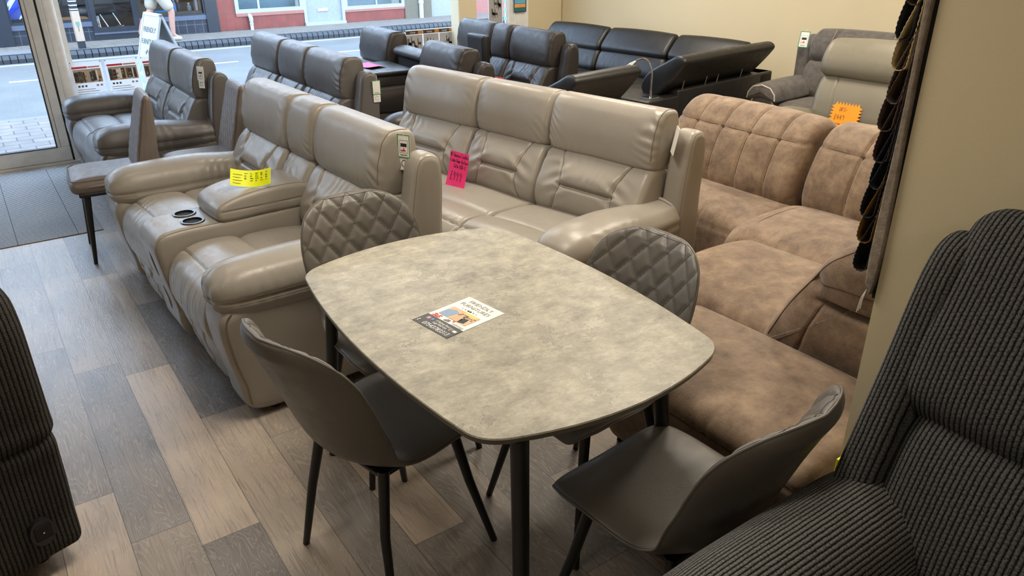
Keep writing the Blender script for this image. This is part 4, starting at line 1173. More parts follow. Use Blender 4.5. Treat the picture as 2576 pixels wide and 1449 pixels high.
# ------------------------------------------------------------------ black corner sofa along the far wall
def adj_headrest(par, prof, x0, x1, m, name='headrest', axis='x', er=.03, crown=.01):
    return sweep(name, prof, x0, x1, m, par, 70, 40, er=er, cap=.006, crown=crown, axis=axis)
def corner_sofa():
    m = M['black2']
    t = thing('corner_sofa', 'smooth black leather corner sofa with raised headrests and a reading lamp on its console', 'sofa', (4.22, 4.13, 0), math.radians(7))
    # local: +y to the window, back run along the right-hand wall (x large)
    # long back run, faces -x
    MB().rbox(.35, 1.55, .45, 2.58, .05, .40, .03, 3).build('base', m, t, True)
    SX = .20
    def bp(z1): return [(x_ + SX, z_) for (x_, z_) in [(.98, .42), (.93, .48), (.95, .56), (1.0, .635), (1.06, .65), (1.22, .635), (1.26, .5), (1.22, .40)]]
    ys = [(.10, .86), (.87, 1.68), (1.69, 2.50)]
    for (ya, yb) in ys:
        sweep('seat_cushion', [(.36, .30), (.35, .42), (.40, .465), (.6, .475), (1.08, .46), (1.2, .42), (1.2, .30)], ya, yb, m, t, 70, 40, er=.03, crown=.008, axis='y')
        sweep('back_cushion', bp(0), ya, yb, m, t, 80, 40, er=.035, crown=.012, axis='y')
        h = sweep('headrest', [(x_ + SX, z_) for (x_, z_) in [(1.015, .635), (.995, .68), (1.06, .765), (1.14, .835), (1.18, .845), (1.21, .82), (1.18, .74), (1.14, .645), (1.07, .62)]], ya + .005, yb - .005, m, t, 80, 40, er=.03, crown=.012, axis='y')
    MB().rbox(1.39, 1.60, .0, 2.58, .05, .60, .02, 3).build('back_frame', m, t, True)
    # short run towards the room, its plain back faces the camera
    MB().rbox(-1.03, -.16, .0, .50, .05, .40, .02, 3).rbox(-1.03, -.155, .0, .22, .05, .56, .02, 3).build('side_base', m, t, True)
    MB().rbox(.25, 1.60, -.0, .24, .05, .60, .015, 3).rbox(.25, 1.2, .2, 1.0, .05, .40, .02).build('side_back', m, t, True)
    cons = MB().rbox(-.14, .235, -.02, .55, .05, .565, .012, 3).build('console', m, t, True)
    b = MB().lathe([(.046, 0), (.046, .004), (.038, .005), (.036, .001), (0, .001)], (.16, .20, .565), 28).build('cup_holder', M['black_plastic'], cons, True)
    sweep('seat_cushion', [(.26, .38), (.25, .44), (.29, .475), (.38, .48), (.46, .47), (.50, .43), (.49, .36), (.38, .35)], -1.02, -.17, m, t, 70, 36, er=.03, crown=.01, axis='x')
    sweep('seat_cushion', [(.28, .38), (.27, .44), (.32, .475), (.55, .48), (.62, .43), (.6, .36)], .26, 1.0, m, t, 70, 36, er=.03, crown=.01, axis='x')
    # back cushions in front of the run (window side) and the lifted headrests
    for (xa, xb) in ((-1.0, -.20), (.27, 1.25)):
        def dd(X, Y, Z, NX, NY, NZ): return .006 * np.sin(Z * 130 + 3 * wob(X, Z, .5)) * (NY > .2)
        sweep('back_cushion', [(.18, .42), (.18, .60), (.22, .645), (.30, .62), (.35, .52), (.33, .43), (.26, .40)], xa, xb, m, t, 80, 50, er=.03, crown=.012, disp=dd)
    for (xa, xb, zt) in ((-1.03, -.36, .86), (.13, 1.38, .865)):
        pr = [(.13, .55), (.05, .62), (-.10, zt - .075), (-.125, zt - .03), (-.10, zt), (-.04, zt + .005), (.03, zt - .03), (.24, .70), (.28, .60), (.23, .55)]
        h = sweep('headrest', pr, xa, xb, m, t, 90, 60, er=.022, cap=.004, crown=.003)
        n = 4 if xb > 1 else 0
        for xr in ((.32, .62, .78, 1.12) if n else ()):
            MB().tube([(xr, .02, .60), (xr + .002, .012, .645), (xr + .004, .004, .705)], .0065, 10).build('chrome_bracket', M['chrome'], t, True)
    # gooseneck lamp is bolted to the console
    lp = MB().rbox(-.055, .055, .03, .13, .565, .573, .003).build('reading_lamp', M['chrome'], cons)
    path = []
    for q in np.linspace(0, 1, 26):
        if q < .35: path.append((.012, .08, .58 + q / .35 * .15))
        else:
            a = (q - .35) / .65 * 2.15; path.append((.012 - .115 * (1 - math.cos(a)), .08 + .02 * (1 - math.cos(a)), .73 + .115 * math.sin(a) * 1.15))
    MB().tube(path, .0065, 10).cyl((.012, .08, .57), (.012, .08, .62), .011, .008).build('lamp_neck', M['chrome'], cons, True)
    p1 = Vector(path[-1]); dv = (p1 - Vector(path[-3])).normalized()
    MB().tube([p1 - dv * .01, p1 + dv * .012, p1 + dv * .04, p1 + dv * .075, p1 + dv * .082], [.009, .014, .021, .022, .018], 16).build('lamp_head', flat('satin_nickel', (.55, .53, .48), .3, 1.0), cons, True)
    return t
corner_sofa()

# ------------------------------------------------------------------ grey suede recliner against the far wall
def grey_suede():
    m, md = M['gsuede'], flat('pale_piping', (.52, .46, .40), .7)
    t = thing('recliner_sofa', 'grey suede recliner with pale piped arms standing against the far cream wall', 'sofa', (5.10, 4.00, 0), -PI / 2 + math.radians(6), None)
    # x along (towards the camera), y towards the wall
    L = 1.9
    MB().rbox(.03, L, .1, .78, .04, .42, .03, 3).build('base', m, t, True)
    b = MB()
    for px in (.08, L - .1): b.cyl((px, .15, 0), (px, .15, .05), .025).cyl((px, .7, 0), (px, .7, .05), .025)
    b.build('foot', M['black_plastic'], t, True)
    ar = sweep('arm', [(.0, .05), (-.012, .3), (.0, .47), (.05, .54), (.11, .56), (.18, .54), (.225, .47), (.235, .3), (.225, .05)], .03, .62, m, t, 90, 34, er=.02, cap=.003, axis='y', center=(.11, .3))
    pts = [(.004, .031, .07), (-.008, .031, .3), (.004, .031, .46), (.05, .031, .525), (.11, .031, .545), (.17, .031, .525), (.218, .031, .46), (.228, .031, .3), (.22, .031, .07)]
    stitch('piping', pts, .006, md, ar)
    ap = sweep('arm_pad', [(-.02, .49), (-.018, .545), (.03, .60), (.11, .618), (.19, .60), (.24, .545), (.24, .49), (.11, .515)], .0, .66, m, t, 90, 40, er=.03, cap=.006, crown=.008, axis='y', center=(.11, .56))
    stitch('piping', [(-.012, .006, .50), (-.006, .006, .545), (.035, .006, .592), (.11, .006, .61), (.185, .006, .592), (.228, .006, .545), (.234, .006, .50)], .006, md, ap)
    for (xa, xb) in ((.24, .97), (.98, 1.30), (1.31, 1.88)):
        sweep('seat_cushion', [(.03, .38), (.0, .43), (.05, .475), (.3, .485), (.56, .46), (.60, .40), (.3, .36)], xa, xb, m, t, 70, 34, er=.03, crown=.012)
    def dh(X, Y, Z, NX, NY, NZ):
        f = np.clip(-NY + .3 * NZ, 0, 1)
        return f * (-.012 * g(X - .36, .008) - .012 * g(X - .80, .008) + .01 * wob(X, Z, .3))
    MB().rbox(.0, L, .62, .84, .3, .88, .05, 4).build('back_frame', m, t, True)
    for (xa, xb) in ((.15, .97), (.98, 1.30), (1.31, 1.88)):
        h = sweep('headrest', [(.60, .745), (.555, .80), (.57, .92), (.63, .96), (.70, .985), (.78, .965), (.82, .87), (.80, .76), (.70, .73)], xa, xb, m, t, 90, 70, er=.04, crown=.016, disp=dh)
        if xa < .2:
            pl = flat('light_topstitch', (.34, .31, .28), .8)
            for xs_ in (.345, .815):
                stitch('topstitch', [(xs_, y - .016, z) for (y, z) in ((.60, .75), (.55, .80), (.565, .92), (.625, 1.0))], .0022, pl, h)
        sweep('back_cushion', [(.55, .44), (.49, .52), (.50, .62), (.56, .73), (.62, .755), (.74, .74), (.72, .5), (.62, .42)], xa, xb, m, t, 80, 50, er=.03, crown=.014)
    sweep('side_wing', [(.60, .3), (.60, .6), (.645, .86), (.69, .92), (.75, .935), (.82, .90), (.85, .8), (.85, .3)], .04, .155, m, t, 80, 16, er=.04, center=(.74, .6))
    return t
Hs = grey_suede()

# ------------------------------------------------------------------ olive grey armchair
def olive_chair():
    m, md = M['olive'], M['olive_dark']
    t = thing('recliner_chair', 'olive grey leather recliner chair with an orange starburst price card', 'armchair', (4.215, 3.31, 0), -PI / 2 + math.radians(8))
    L = 1.06
    MB().rbox(.04, L - .04, .12, .80, .04, .40, .03, 3).build('base', m, t, True)
    b = MB()
    for px in (.1, L - .1): b.cyl((px, .18, 0), (px, .18, .05), .025).cyl((px, .74, 0), (px, .74, .05), .025)
    b.build('foot', M['black_plastic'], t, True)
    for (xa, xb) in ((.0, .24), (L - .24, L)):
        c = (xa + xb) / 2; hw = .12
        def da(T, A_, B_, NT, NA, NB): return -.05 * np.clip((T - .3) / .5, 0, 1) ** 1.5 * np.clip(NB, 0, 1) + .03 * g(T - .3, .25) * np.clip(NB, 0, 1)
        a = sweep('arm', [(c - hw * .9, .05), (c - hw, .3), (c - hw, .48), (c - hw * .6, .56), (c, .585), (c + hw * .6, .56), (c + hw, .48), (c + hw, .3), (c + hw * .9, .05)], .0, .78, m, t, 90, 50, er=.07, cap=.012, crown=.006, axis='y', disp=da, center=(c, .32))
    def ds(X, Y, Z, NX, NY, NZ): return .004 * wob(X, Y, .3)
    sweep('seat_cushion', [(.04, .10), (.01, .3), (.02, .42), (.07, .47), (.3, .48), (.56, .46), (.62, .40), (.3, .34), (.12, .25)], .245, L - .245, m, t, 100, 50, er=.03, crown=.012, disp=ds, center=(.2, .40))
    def dl(X, Y, Z, NX, NY, NZ):
        f = 1 / (1 + np.exp((NY + .3) / .1)); c = L / 2
        return f * (-.010 * g(np.abs(X - c) - (.20 + .16 * (Z - .5) * 0.6), .007) + .004 * np.sin(Z * 120) * g(Z - .52, .04) * g(np.abs(X - c) - .32, .05))
    sweep('back_cushion', [(.60, .44), (.555, .52), (.57, .62), (.62, .74), (.68, .80), (.76, .80), (.80, .74), (.78, .5), (.70, .42)], .16, L - .16, m, t, 120, 110, er=.05, crown=.016, disp=dl)
    sweep('headrest', [(.69, .795), (.64, .83), (.645, .91), (.70, 1.0), (.76, 1.035), (.83, 1.02), (.86, .93), (.83, .82), (.76, .79)], .14, L - .14, m, t, 110, 80, er=.06, crown=.018, disp=ds)
    MB().rbox(.17, L - .17, .74, .86, .10, .93, .04, 4).build('rear_panel', m, t, True)
    return t
Is = olive_chair()

# ------------------------------------------------------------------ big brown suede corner sofa
def brown_corner():
    m = M['suede']
    t = thing('corner_sofa', 'large brown suede corner recliner with channelled backs beside the concrete-look table', 'sofa', (0, 0, 0), 0)
    md = M['suede_dark']
    b = MB()
    for (px, py) in ((1.62, .98), (1.62, 1.62), (2.3, .95), (3.45, 2.9), (2.95, 2.9), (3.45, 1.3)): b.cyl((px, py, 0), (px, py, .06), .03)
    b.build('foot', M['black_plastic'], t, True)
    MB().rbox(2.10, 3.48, .90, 1.96, .05, .36, .04, 3).rbox(2.86, 3.5, 1.9, 2.98, .05, .36, .04, 3).build('base', m, t, True)
    # front pad (nearest the table): face towards -x
    def d4(T, A_, B_, NT, NA, NB):
        f = np.clip(-NA, 0, 1); up = np.clip(NB, 0, 1)
        return f * (-.010 * g(B_ - .405, .006) - .008 * g(T - 1.17, .006)) + up * .006 * wob(A_, T, .22) - .006 * g(T - .93, .005) * up * 0
    s4 = sweep('seat_cushion', [(1.62, .05), (1.56, .2), (1.485, .36), (1.485, .425), (1.53, .462), (1.70, .478), (1.90, .478), (2.01, .462), (2.045, .42), (2.04, .05), (1.8, .045)], .845, 1.70, m, t, 150, 90, er=.035, cap=.004, crown=.006, axis='y', disp=d4, center=(1.76, .26))
    # deep pad behind it
    def d3(T, A_, B_, NT, NA, NB): return np.clip(NB, 0, 1) * .006 * wob(A_, T, .25, 2.0)
    sweep('seat_cushion', [(2.06, .06), (2.055, .38), (2.085, .45), (2.2, .485), (2.45, .50), (2.64, .485), (2.73, .45), (2.745, .38), (2.74, .06)], 1.30, 2.015, m, t, 130, 70, er=.055, cap=.006, crown=.008, axis='y', disp=d3, center=(2.4, .28))
    # corner pad
    c2 = sweep('seat_cushion', [(2.64, .10), (2.60, .3), (2.625, .43), (2.69, .50), (2.85, .53), (3.1, .52), (3.20, .48), (3.25, .4), (3.24, .10)], 1.22, 2.12, m, t, 120, 60, er=.06, cap=.008, crown=.014, axis='y', disp=d3, center=(2.95, .32))
    surf_line(c2, [((2.3 + .4 * q, 2.03, .42 + .5 * q), (1, 0, -q * .8)) for q in np.linspace(0, 1.2, 24)], .0022, md, c2)
    # first seat of the run along x = 3
    def d1(T, A_, B_, NT, NA, NB):
        f = np.clip(-NA, 0, 1)
        return f * (-.008 * g(B_ - .40, .006) - .008 * g(T - 2.42, .006)) + np.clip(NB, 0, 1) * .006 * wob(A_, T, .25, 1.0)
    sweep('seat_cushion', [(2.82, .06), (2.80, .25), (2.81, .40), (2.85, .455), (2.97, .49), (3.12, .485), (3.22, .465), (3.28, .42), (3.27, .06)], 2.13, 2.93, m, t, 130, 80, er=.05, cap=.006, crown=.01, axis='y', disp=d1, center=(3.04, .28))
    # channelled backs: rolled over the top
    bp = [(3.22, .42), (3.165, .50), (3.165, .60), (3.20, .70), (3.255, .79), (3.335, .86), (3.43, .875), (3.51, .83), (3.55, .70), (3.54, .4)]
    def mk_back(y0, y1, seams, dx=0.0):
        def d(T, A_, B_, NT, NA, NB):
            f = np.clip(-NA * .8 + NB * .7, 0, 1)
            r = 0
            for s in seams: r = r - .011 * g(T - s, .009) + .003 * (g(T - s - .06, .04) + g(T - s + .06, .04))
            r = r - .009 * g(B_ - .775, .009)
            return f * (r + .005 * wob(A_ + B_, T, .3))
        pr = [(x + dx, z) for (x, z) in bp]
        o = sweep('back_cushion', pr, y0, y1, m, t, 170, int(150 * (y1 - y0)) + 30, er=.06, cap=.02, crown=.010, axis='y', disp=d, center=(3.36 + dx, .62))
        for s in seams:
            surf_line(o, [((3.40 + dx - .6 * math.cos(q), s, .62 + .6 * math.sin(q)), (math.cos(q), 0, -math.sin(q))) for q in np.linspace(-.22, 1.75, 44)], .0020, md, o)
        surf_line(o, [((2.8, y, .775), (1, 0, 0)) for y in np.linspace(y0 + .03, y1 - .03, 40)], .0018, md, o)
        return o
    mk_back(2.155, 3.02, (2.32, 2.50, 2.68, 2.86))
    mk_back(1.08, 2.135, (1.88, 1.64, 1.40), .03)
    # return back: faces the window, leans to the partition; its padded end looks at the table
    def de(X, Y, Z, NX, NY, NZ):
        end = np.clip(-NX, 0, 1) ** 2
        sg = lambda v: 1 / (1 + np.exp(-v))
        r = -.045 * g(Z - .655, .011) * sg((1.215 - Y) / .012)                      # gap under the head cushion
        r = r + .045 * g(Z - .79, .10) * sg((1.24 - Y) / .02) * sg((Z - .66) / .01)  # head cushion bulges out
        r = r + .018 * g(Z - .56, .08) * sg((1.36 - Y) / .03)
        r = r - .016 * g(np.hypot(Y - 1.245, Z - .715), .022)                        # pinch where the seams meet
        r = r - .008 * g(Y - (1.27 - .35 * (Z - .47)), .006) * sg((.66 - Z) / .01)
        fr = np.clip(NY + .5 * NZ, 0, 1)
        return end * r + .004 * wob(Y, Z, .5) - .008 * g(X - 2.125, .006) * fr
    lo = sweep('back_cushion', [(1.44, .40), (1.43, .46), (1.385, .55), (1.335, .645), (1.275, .74), (1.205, .82), (1.115, .89), (1.0, .925), (.91, .89), (.87, .78), (.875, .6), (.90, .42), (1.15, .39)], 2.05, 3.0, m, t, 190, 60, er=.045, cap=.02, crown=.006, disp=de, center=(1.13, .65), capn=36)
    hi_ = lo
    def endline(o, pts, r=.0028):
        P = np.array(pts); q = np.linspace(0, len(P) - 1, 40)
        yy = np.interp(q, np.arange(len(P)), P[:, 0]); zz = np.interp(q, np.arange(len(P)), P[:, 1])
        surf_line(o, [((1.7, y, z), (1, 0, 0)) for y, z in zip(yy, zz)], r, md, o)
    endline(lo, [(1.400, .455), (1.362, .54), (1.312, .64), (1.252, .735), (1.188, .81), (1.105, .875), (1.0, .905)])
    endline(lo, [(1.275, .47), (1.252, .53), (1.227, .60), (1.212, .645)], .0022)
    endline(lo, [(1.235, .715), (1.15, .735), (1.05, .742), (.93, .745)], .0022)
    surf_line(s4, [((1.2, y, .405), (1, 0, 0)) for y in np.linspace(.88, 1.68, 40)], .0024, md, s4)
    surf_line(s4, [((1.2, 1.17, z), (1, 0, 0)) for z in np.linspace(.08, .40, 24)], .0020, md, s4)
    return t
brown_corner()

# ------------------------------------------------------------------ charcoal knit recliner, front right
def knit_recliner():
    m, ma = M['knit'], M['knit_arm']
    t = thing('recliner_chair', 'charcoal ribbed knit recliner with a wide arm, closest to the cream partition', 'armchair', (.635, .675, 0), -PI / 2)
    # x towards the camera (world -y), y towards the wall (world +x)
    L = 1.05
    MB().rbox(.03, L - .03, .12, .80, .06, .45, .03, 3).build('base', ma, t, True)
    b = MB()
    for px in (.1, L - .1): b.cyl((px, .2, 0), (px, .2, .07), .025).cyl((px, .74, 0), (px, .74, .07), .025)
    b.build('foot', M['black_plastic'], t, True)
    for (xa, xb) in ((.0, .25), (L - .25, L)):
        c = (xa + xb) / 2; hw = .127
        def da(T, A_, B_, NT, NA, NB): return (-.02 * np.clip((.25 - T) / .3, 0, 1) ** 2 - .035 * np.clip((T - .55) / .2, 0, 1) ** 2) * np.clip(NB + .2, 0, 1)
        sweep('arm', [(c - hw * .9, .07), (c - hw * .97, .35), (c - hw, .62), (c - hw * .86, .705), (c - hw * .45, .755), (c, .768), (c + hw * .45, .755), (c + hw * .86, .705), (c + hw, .62), (c + hw * .97, .35), (c + hw * .9, .07)], -.06, .80, ma, t, 110, 70, er=.09, cap=.02, crown=.006, axis='y', disp=da, center=(c, .42))
    sweep('seat_cushion', [(.03, .12), (.0, .32), (.02, .50), (.08, .545), (.3, .55), (.60, .52), (.66, .46), (.3, .40), (.12, .3)], .255, L - .255, ma, t, 110, 50, er=.04, crown=.012, center=(.2, .46))
    def dl(X, Y, Z, NX, NY, NZ): return .006 * wob(X, Z, .35)
    sweep('back_cushion', [(.62, .46), (.545, .56), (.545, .66), (.585, .79), (.635, .885), (.69, .92), (.78, .90), (.80, .7), (.74, .45)], .115, L - .115, m, t, 140, 90, er=.06, cap=.02, crown=.025, disp=dl)
    sweep('headrest', [(.675, .90), (.645, .95), (.66, 1.02), (.71, 1.13), (.765, 1.225), (.81, 1.262), (.86, 1.25), (.875, 1.15), (.83, 1.0), (.77, .90), (.72, .875)], .075, L - .075, m, t, 140, 90, er=.055, cap=.02, crown=.025, disp=dl)
    for (xa, xb) in ((.045, .125), (L - .125, L - .045)):
        sweep('side_wing', [(.52, .67), (.545, .74), (.64, .97), (.715, 1.16), (.755, 1.205), (.81, 1.215), (.865, 1.16), (.86, .9), (.82, .6), (.60, .58)], xa, xb, m, t, 110, 22, er=.03, cap=.006, center=(.72, .85))
    return t
knit_recliner()

# ------------------------------------------------------------------ black corduroy sofa, front left: its back faces the camera
def cord_sofa():
    m = M['cord']
    t = thing('recliner_sofa', 'black ribbed corduroy sofa seen from the back, with a power inlet near the floor', 'sofa', (-.045, 2.175, 0), PI + math.radians(17))
    # local: +x to the left of the picture, y away from its back (-y is ... the seat side is at -y)
    L = 1.75
    MB().rbox(.03, L - .03, -.80, -.06, .05, .42, .03, 3).build('base', m, t, True)
    b = MB()
    for px in (.1, L - .1): b.cyl((px, -.12, 0), (px, -.12, .07), .025).cyl((px, -.74, 0), (px, -.74, .07), .025)
    b.build('foot', M['black_plastic'], t, True)
    def du(X, Y, Z, NX, NY, NZ): return .006 * wob(X, Z, .4)
    sweep('back_cushion', [(.0, .455), (.012, .53), (.016, .66), (.0, .80), (-.04, .875), (-.11, .90), (-.19, .88), (-.25, .75), (-.26, .46)], -.012, L, m, t, 130, 90, er=.05, cap=.012, crown=.012, disp=du)
    lo = sweep('rear_panel', [(-.015, .07), (-.008, .2), (.0, .36), (.004, .44), (-.03, .475), (-.12, .47), (-.14, .07)], .0, L, m, t, 110, 80, er=.03, cap=.006, crown=.008, disp=du)
    sk = MB(); pts = [(.105 + .033 * math.cos(a), .18 + .044 * math.sin(a)) for a in np.linspace(0, 2 * PI, 29)[:-1]]
    sk.prism(pts, 'y', -.02, .014); so = sk.build('power_inlet', M['black_plastic'], t)
    MB().rbox(.083, .127, .012, .0165, .158, .205, .004).build('socket', M['void'], so)
    MB().cyl((.105, .016, .182), (.105, .020, .182), .0025).build('contact_pin', M['chrome'], so)
    for (xa, xb) in ((.0, .24), (L - .24, L)):
        c = (xa + xb) / 2; hw = .118
        sweep('arm', [(c - hw, .06), (c - hw, .5), (c - hw * .6, .58), (c, .6), (c + hw * .6, .58), (c + hw, .5), (c + hw, .06)], -.85, -.20, m, t, 80, 40, er=.06, axis='y', center=(c, .33))
    for k in range(2):
        xa = .245 + k * (L - .49) / 2
        sweep('seat_cushion', [(-.86, .15), (-.88, .38), (-.82, .47), (-.5, .48), (-.28, .46), (-.28, .36), (-.6, .34), (-.78, .2)], xa, xa + (L - .5) / 2, m, t, 80, 40, er=.03, crown=.01, center=(-.7, .38))
    return t
cord_sofa()
# ------------------------------------------------------------------ dining table
def dining_table():
    t = thing('dining_table', 'dining table with a grey concrete-look top and rounded corners on splayed black legs', 'table', (1.066, 1.638, 0), math.radians(-1.0))
    # outline: bowed sides, tight rounded corners
    ctrl = []
    hx, hy = .374, .56
    def arc(p0, p1, bow, n=14):
        p0, p1 = np.array(p0), np.array(p1); d = p1 - p0; nn = np.array([d[1], -d[0]]); nn = nn / np.linalg.norm(nn)
        return [tuple(p0 + d * q + nn * bow * 4 * q * (1 - q)) for q in np.linspace(0, 1, n)]
    def corner(a, c, b, n=10):
        a, b, c = np.array(a), np.array(b), np.array(c)
        return [tuple((1 - q) ** 2 * a + 2 * q * (1 - q) * c + q * q * b) for q in np.linspace(0, 1, n)][1:-1]
    r = .085
    C = [(-hx, -hy), (hx, -hy), (hx, hy), (-hx, hy)]
    out = []
    ends = []
    for i in range(4):
        p, q = np.array(C[i]), np.array(C[(i + 1) % 4]); d = (q - p) / np.linalg.norm(q - p)
        ends.append((p + d * r, q - d * r))
    for i in range(4):
        bow = .050 if i % 2 == 0 else .040
        a, b = ends[i]
        out += arc(a, b, bow)
        nx = ends[(i + 1) % 4][0]
        # corner control point follows the bowed sides' tangents
        d1 = np.array(out[-1]) - np.array(out[-2]); d1 /= np.linalg.norm(d1)
        s = arc(*ends[(i + 1) % 4], .040 if i % 2 == 0 else .050); d2 = np.array(s[0]) - np.array(s[1]); d2 /= np.linalg.norm(d2)
        mtx = np.array([[d1[0], -d2[0]], [d1[1], -d2[1]]]); k = np.linalg.solve(mtx, np.array(nx) - np.array(out[-1]))
        out += corner(out[-1], np.array(out[-1]) + d1 * k[0], nx)
    P = np.array(out); n = len(P)
    zt, zb = .75, .733
    def ring(sc, z):
        return [(p[0] - sc * 0, p[1], z) for p in P] if sc == 0 else [tuple(list(np.array(p) * (1 - sc)) + [z]) for p in P]
    V = ring(.004, zt) + ring(0, zt - .003) + ring(.006, zb)
    F = [tuple(range(n))] + [(i, (i + 1) % n, n + (i + 1) % n, n + i)[::-1] for i in range(n)] + [(n + i, n + (i + 1) % n, 2 * n + (i + 1) % n, 2 * n + i)[::-1] for i in range(n)] + [tuple(range(3 * n - 1, 2 * n - 1, -1))]
    o = mesh_obj('tabletop', np.array(V), F, None, t, False, mats=[M['top'], M['top_edge']], fmat=[0] + [0] * n + [1] * n + [1])
    fr = MB().rbox(-.27, .27, -.43, .43, .70, .733, .004)
    fr.build('frame', M['leg'], t)
    for (p0, p1) in (((-.275, -.545), (-.295, -.585)), ((.255, -.43), (.36, -.40)), ((-.27, .535), (-.32, .585)), ((.255, .50), (.33, .56))):
        MB().tube([(p0[0], p0[1], .733), ((p0[0] + p1[0]) / 2, (p0[1] + p1[1]) / 2, .37), (p1[0], p1[1], .0)], [.0215, .020, .016], 16).build('leg', M['leg'], t, True)
    return t
dining_table()

# ------------------------------------------------------------------ quilted shell chairs
def shell_chair(label, loc, face_deg, group='quilted dining chairs around the table'):
    """face_deg: world direction the sitter looks to"""
    t = thing('dining_chair', label, 'chair', (loc[0], loc[1], 0), math.radians(face_deg + 90), group)
    # centre line (y,z): front lip -> seat -> bend -> back top
    cl = np.array([(-.222, .425), (-.214, .440), (-.19, .452), (-.10, .456), (0, .450), (.09, .446), (.150, .456), (.190, .487), (.213, .54), (.236, .61), (.264, .69), (.300, .78), (.334, .852), (.342, .868)])
    s = np.concatenate([[0], np.cumsum(np.linalg.norm(np.diff(cl, axis=0), axis=1))]); Ltot = s[-1]
    nv, nu = 190, 84
    tq = np.linspace(0, 1, nv); sv = Ltot * (.55 * tq + .45 * (.5 - .5 * np.cos(PI * tq)))
    cy = np.interp(sv, s, cl[:, 0]); cz = np.interp(sv, s, cl[:, 1])
    ker = np.ones(9) / 9
    cy = np.convolve(np.pad(cy, 4, mode='edge'), ker, 'valid'); cz = np.convolve(np.pad(cz, 4, mode='edge'), ker, 'valid')
    ty = np.gradient(cy); tz = np.gradient(cz); ln = np.hypot(ty, tz); ty /= ln; tz /= ln
    ny, nz = -tz, ty                       # normal: up over the seat, forward (-y) on the back
    v = sv / Ltot
    sb = s[8] / Ltot                       # start of the back
    wk = np.interp(v, [0, .14, .30, .44, .52, .62, .74, 1.0], [.214, .216, .216, .206, .206, .216, .222, .222])
    wk = np.convolve(np.pad(wk, 8, mode='edge'), np.ones(17) / 17, 'valid')
    wk = wk * np.clip(1 - np.clip((v - .70) / .30, 0, 1) ** 3.0, 0, 1) ** (1 / 2.3) * (.70 + .30 * np.clip(1 - np.clip((.12 - v) / .12, 0, 1) ** 2.6, 0, 1) ** .5)
    wk = np.maximum(wk, .012)
    u = np.sin(np.linspace(-PI / 2, PI / 2, nu))
    isb = 1 / (1 + np.exp(-(v - sb + .02) / .03))
    bend = np.exp(-((v - .50) / .10) ** 2)
    lift = ((.050 * isb + .010 + .050 * bend) * np.clip(wk / .215, 0, 1) ** 1.6)[:, None] * (np.abs(u)[None] ** 2.2)
    X = wk[:, None] * u[None]
    Y = cy[:, None] + ny[:, None] * lift
    Z = cz[:, None] + nz[:, None] * lift
    edge = np.clip(1 - np.abs(u)[None] ** 5, 0, 1) ** .5 * np.clip(np.minimum(v, 1 - v)[:, None] / .05, 0, 1) ** .5
    def side(th, dfun=None):
        d = th * edge
        if dfun is not None: d = d + dfun
        return np.stack([X, Y + ny[:, None] * d, Z + nz[:, None] * d], -1)
    quilt = np.zeros_like(X)
    a = X / .080; b = (sv[:, None] - Ltot) / .114
    p, q = a + b, a - b
    dl = np.minimum(np.abs(p - np.round(p)), np.abs(q - np.round(q)))
    puff = 1 - np.exp(-(dl / .13) ** 1.4)
    m = (1 / (1 + np.exp(-(v - sb - .10) / .012)))[:, None] * edge
    quilt = m * (.0078 * puff - .0028)
    seatpuff = (1 - isb)[:, None] * .010 * (1 - np.abs(u)[None] ** 3) * np.clip(1 - ((v[:, None] - .22) / .25) ** 2, 0, 1)
    inner = side(.020, quilt + seatpuff); outer = side(-.022)
    iu = np.arange(nu - 1); 
    def quads(r0, r1, flip=False):
        I, J = np.meshgrid(np.arange(r0, r1), iu, indexing='ij')
        Q = np.stack([I * nu + J, I * nu + J + 1, (I + 1) * nu + J + 1, (I + 1) * nu + J], -1).reshape(-1, 4)
        return Q[:, ::-1] if flip else Q
    ks = int(np.argmax(v > sb + .06))
    def part(name, G, r0, r1, flip):
        Vv = G[r0:r1 + 1].reshape(-1, 3)
        o = mesh_obj(name, Vv, quads(0, r1 - r0, flip), M['chair'], t)
        return o
    part('seat_pad', inner, 0, ks, False)
    bp_ = part('back_pad', inner, ks, nv - 1, False)
    part('shell', outer, 0, nv - 1, True)
    # quilting thread following the diamond grooves
    def ipos(x_, s_):
        f = lambda A_: np.interp(s_, sv, A_)
        w_ = f(wk); uu = np.clip(x_ / w_, -1, 1); vv = s_ / Ltot
        lf = f((.050 * isb + .010 + .050 * bend) * np.clip(wk / .215, 0, 1) ** 1.6) * abs(uu) ** 2.2
        eg = max(0, 1 - abs(uu) ** 5) ** .5 * min(1, min(vv, 1 - vv) / .05) ** .5
        mm = 1 / (1 + math.exp(-(vv - sb - .10) / .012)) * eg
        d_ = lf + .020 * eg - .0026 * mm
        return (x_, f(cy) + f(ny) * d_, f(cz) + f(nz) * d_)
    qb = MB()
    for sg in (1, -1):
        for k in range(-12, 5):
            pts = []
            for bb in np.linspace(-3.8, -.02, 100):
                x_ = sg * (k - bb) * .080; s_ = Ltot + bb * .114
                if s_ < (sb + .085) * Ltot or s_ > Ltot * .995: continue
                if abs(x_) > .93 * np.interp(s_, sv, wk): continue
                pts.append(ipos(x_, s_))
            if len(pts) > 3: qb.tube(pts, .0011, 5)
    if qb.V: qb.build('quilting_stitch', M['chair_thread'], bp_, True)
    # rim seam
    rim = [(X[i, 0], Y[i, 0], Z[i, 0]) for i in range(0, nv, 2)] + [(X[-1, j], Y[-1, j], Z[-1, j]) for j in range(0, nu, 4)] + [(X[i, -1], Y[i, -1], Z[i, -1]) for i in range(nv - 1, -1, -2)] + [(X[0, j], Y[0, j], Z[0, j]) for j in range(nu - 1, -1, -4)]
    R = np.array(rim); keep = [0]
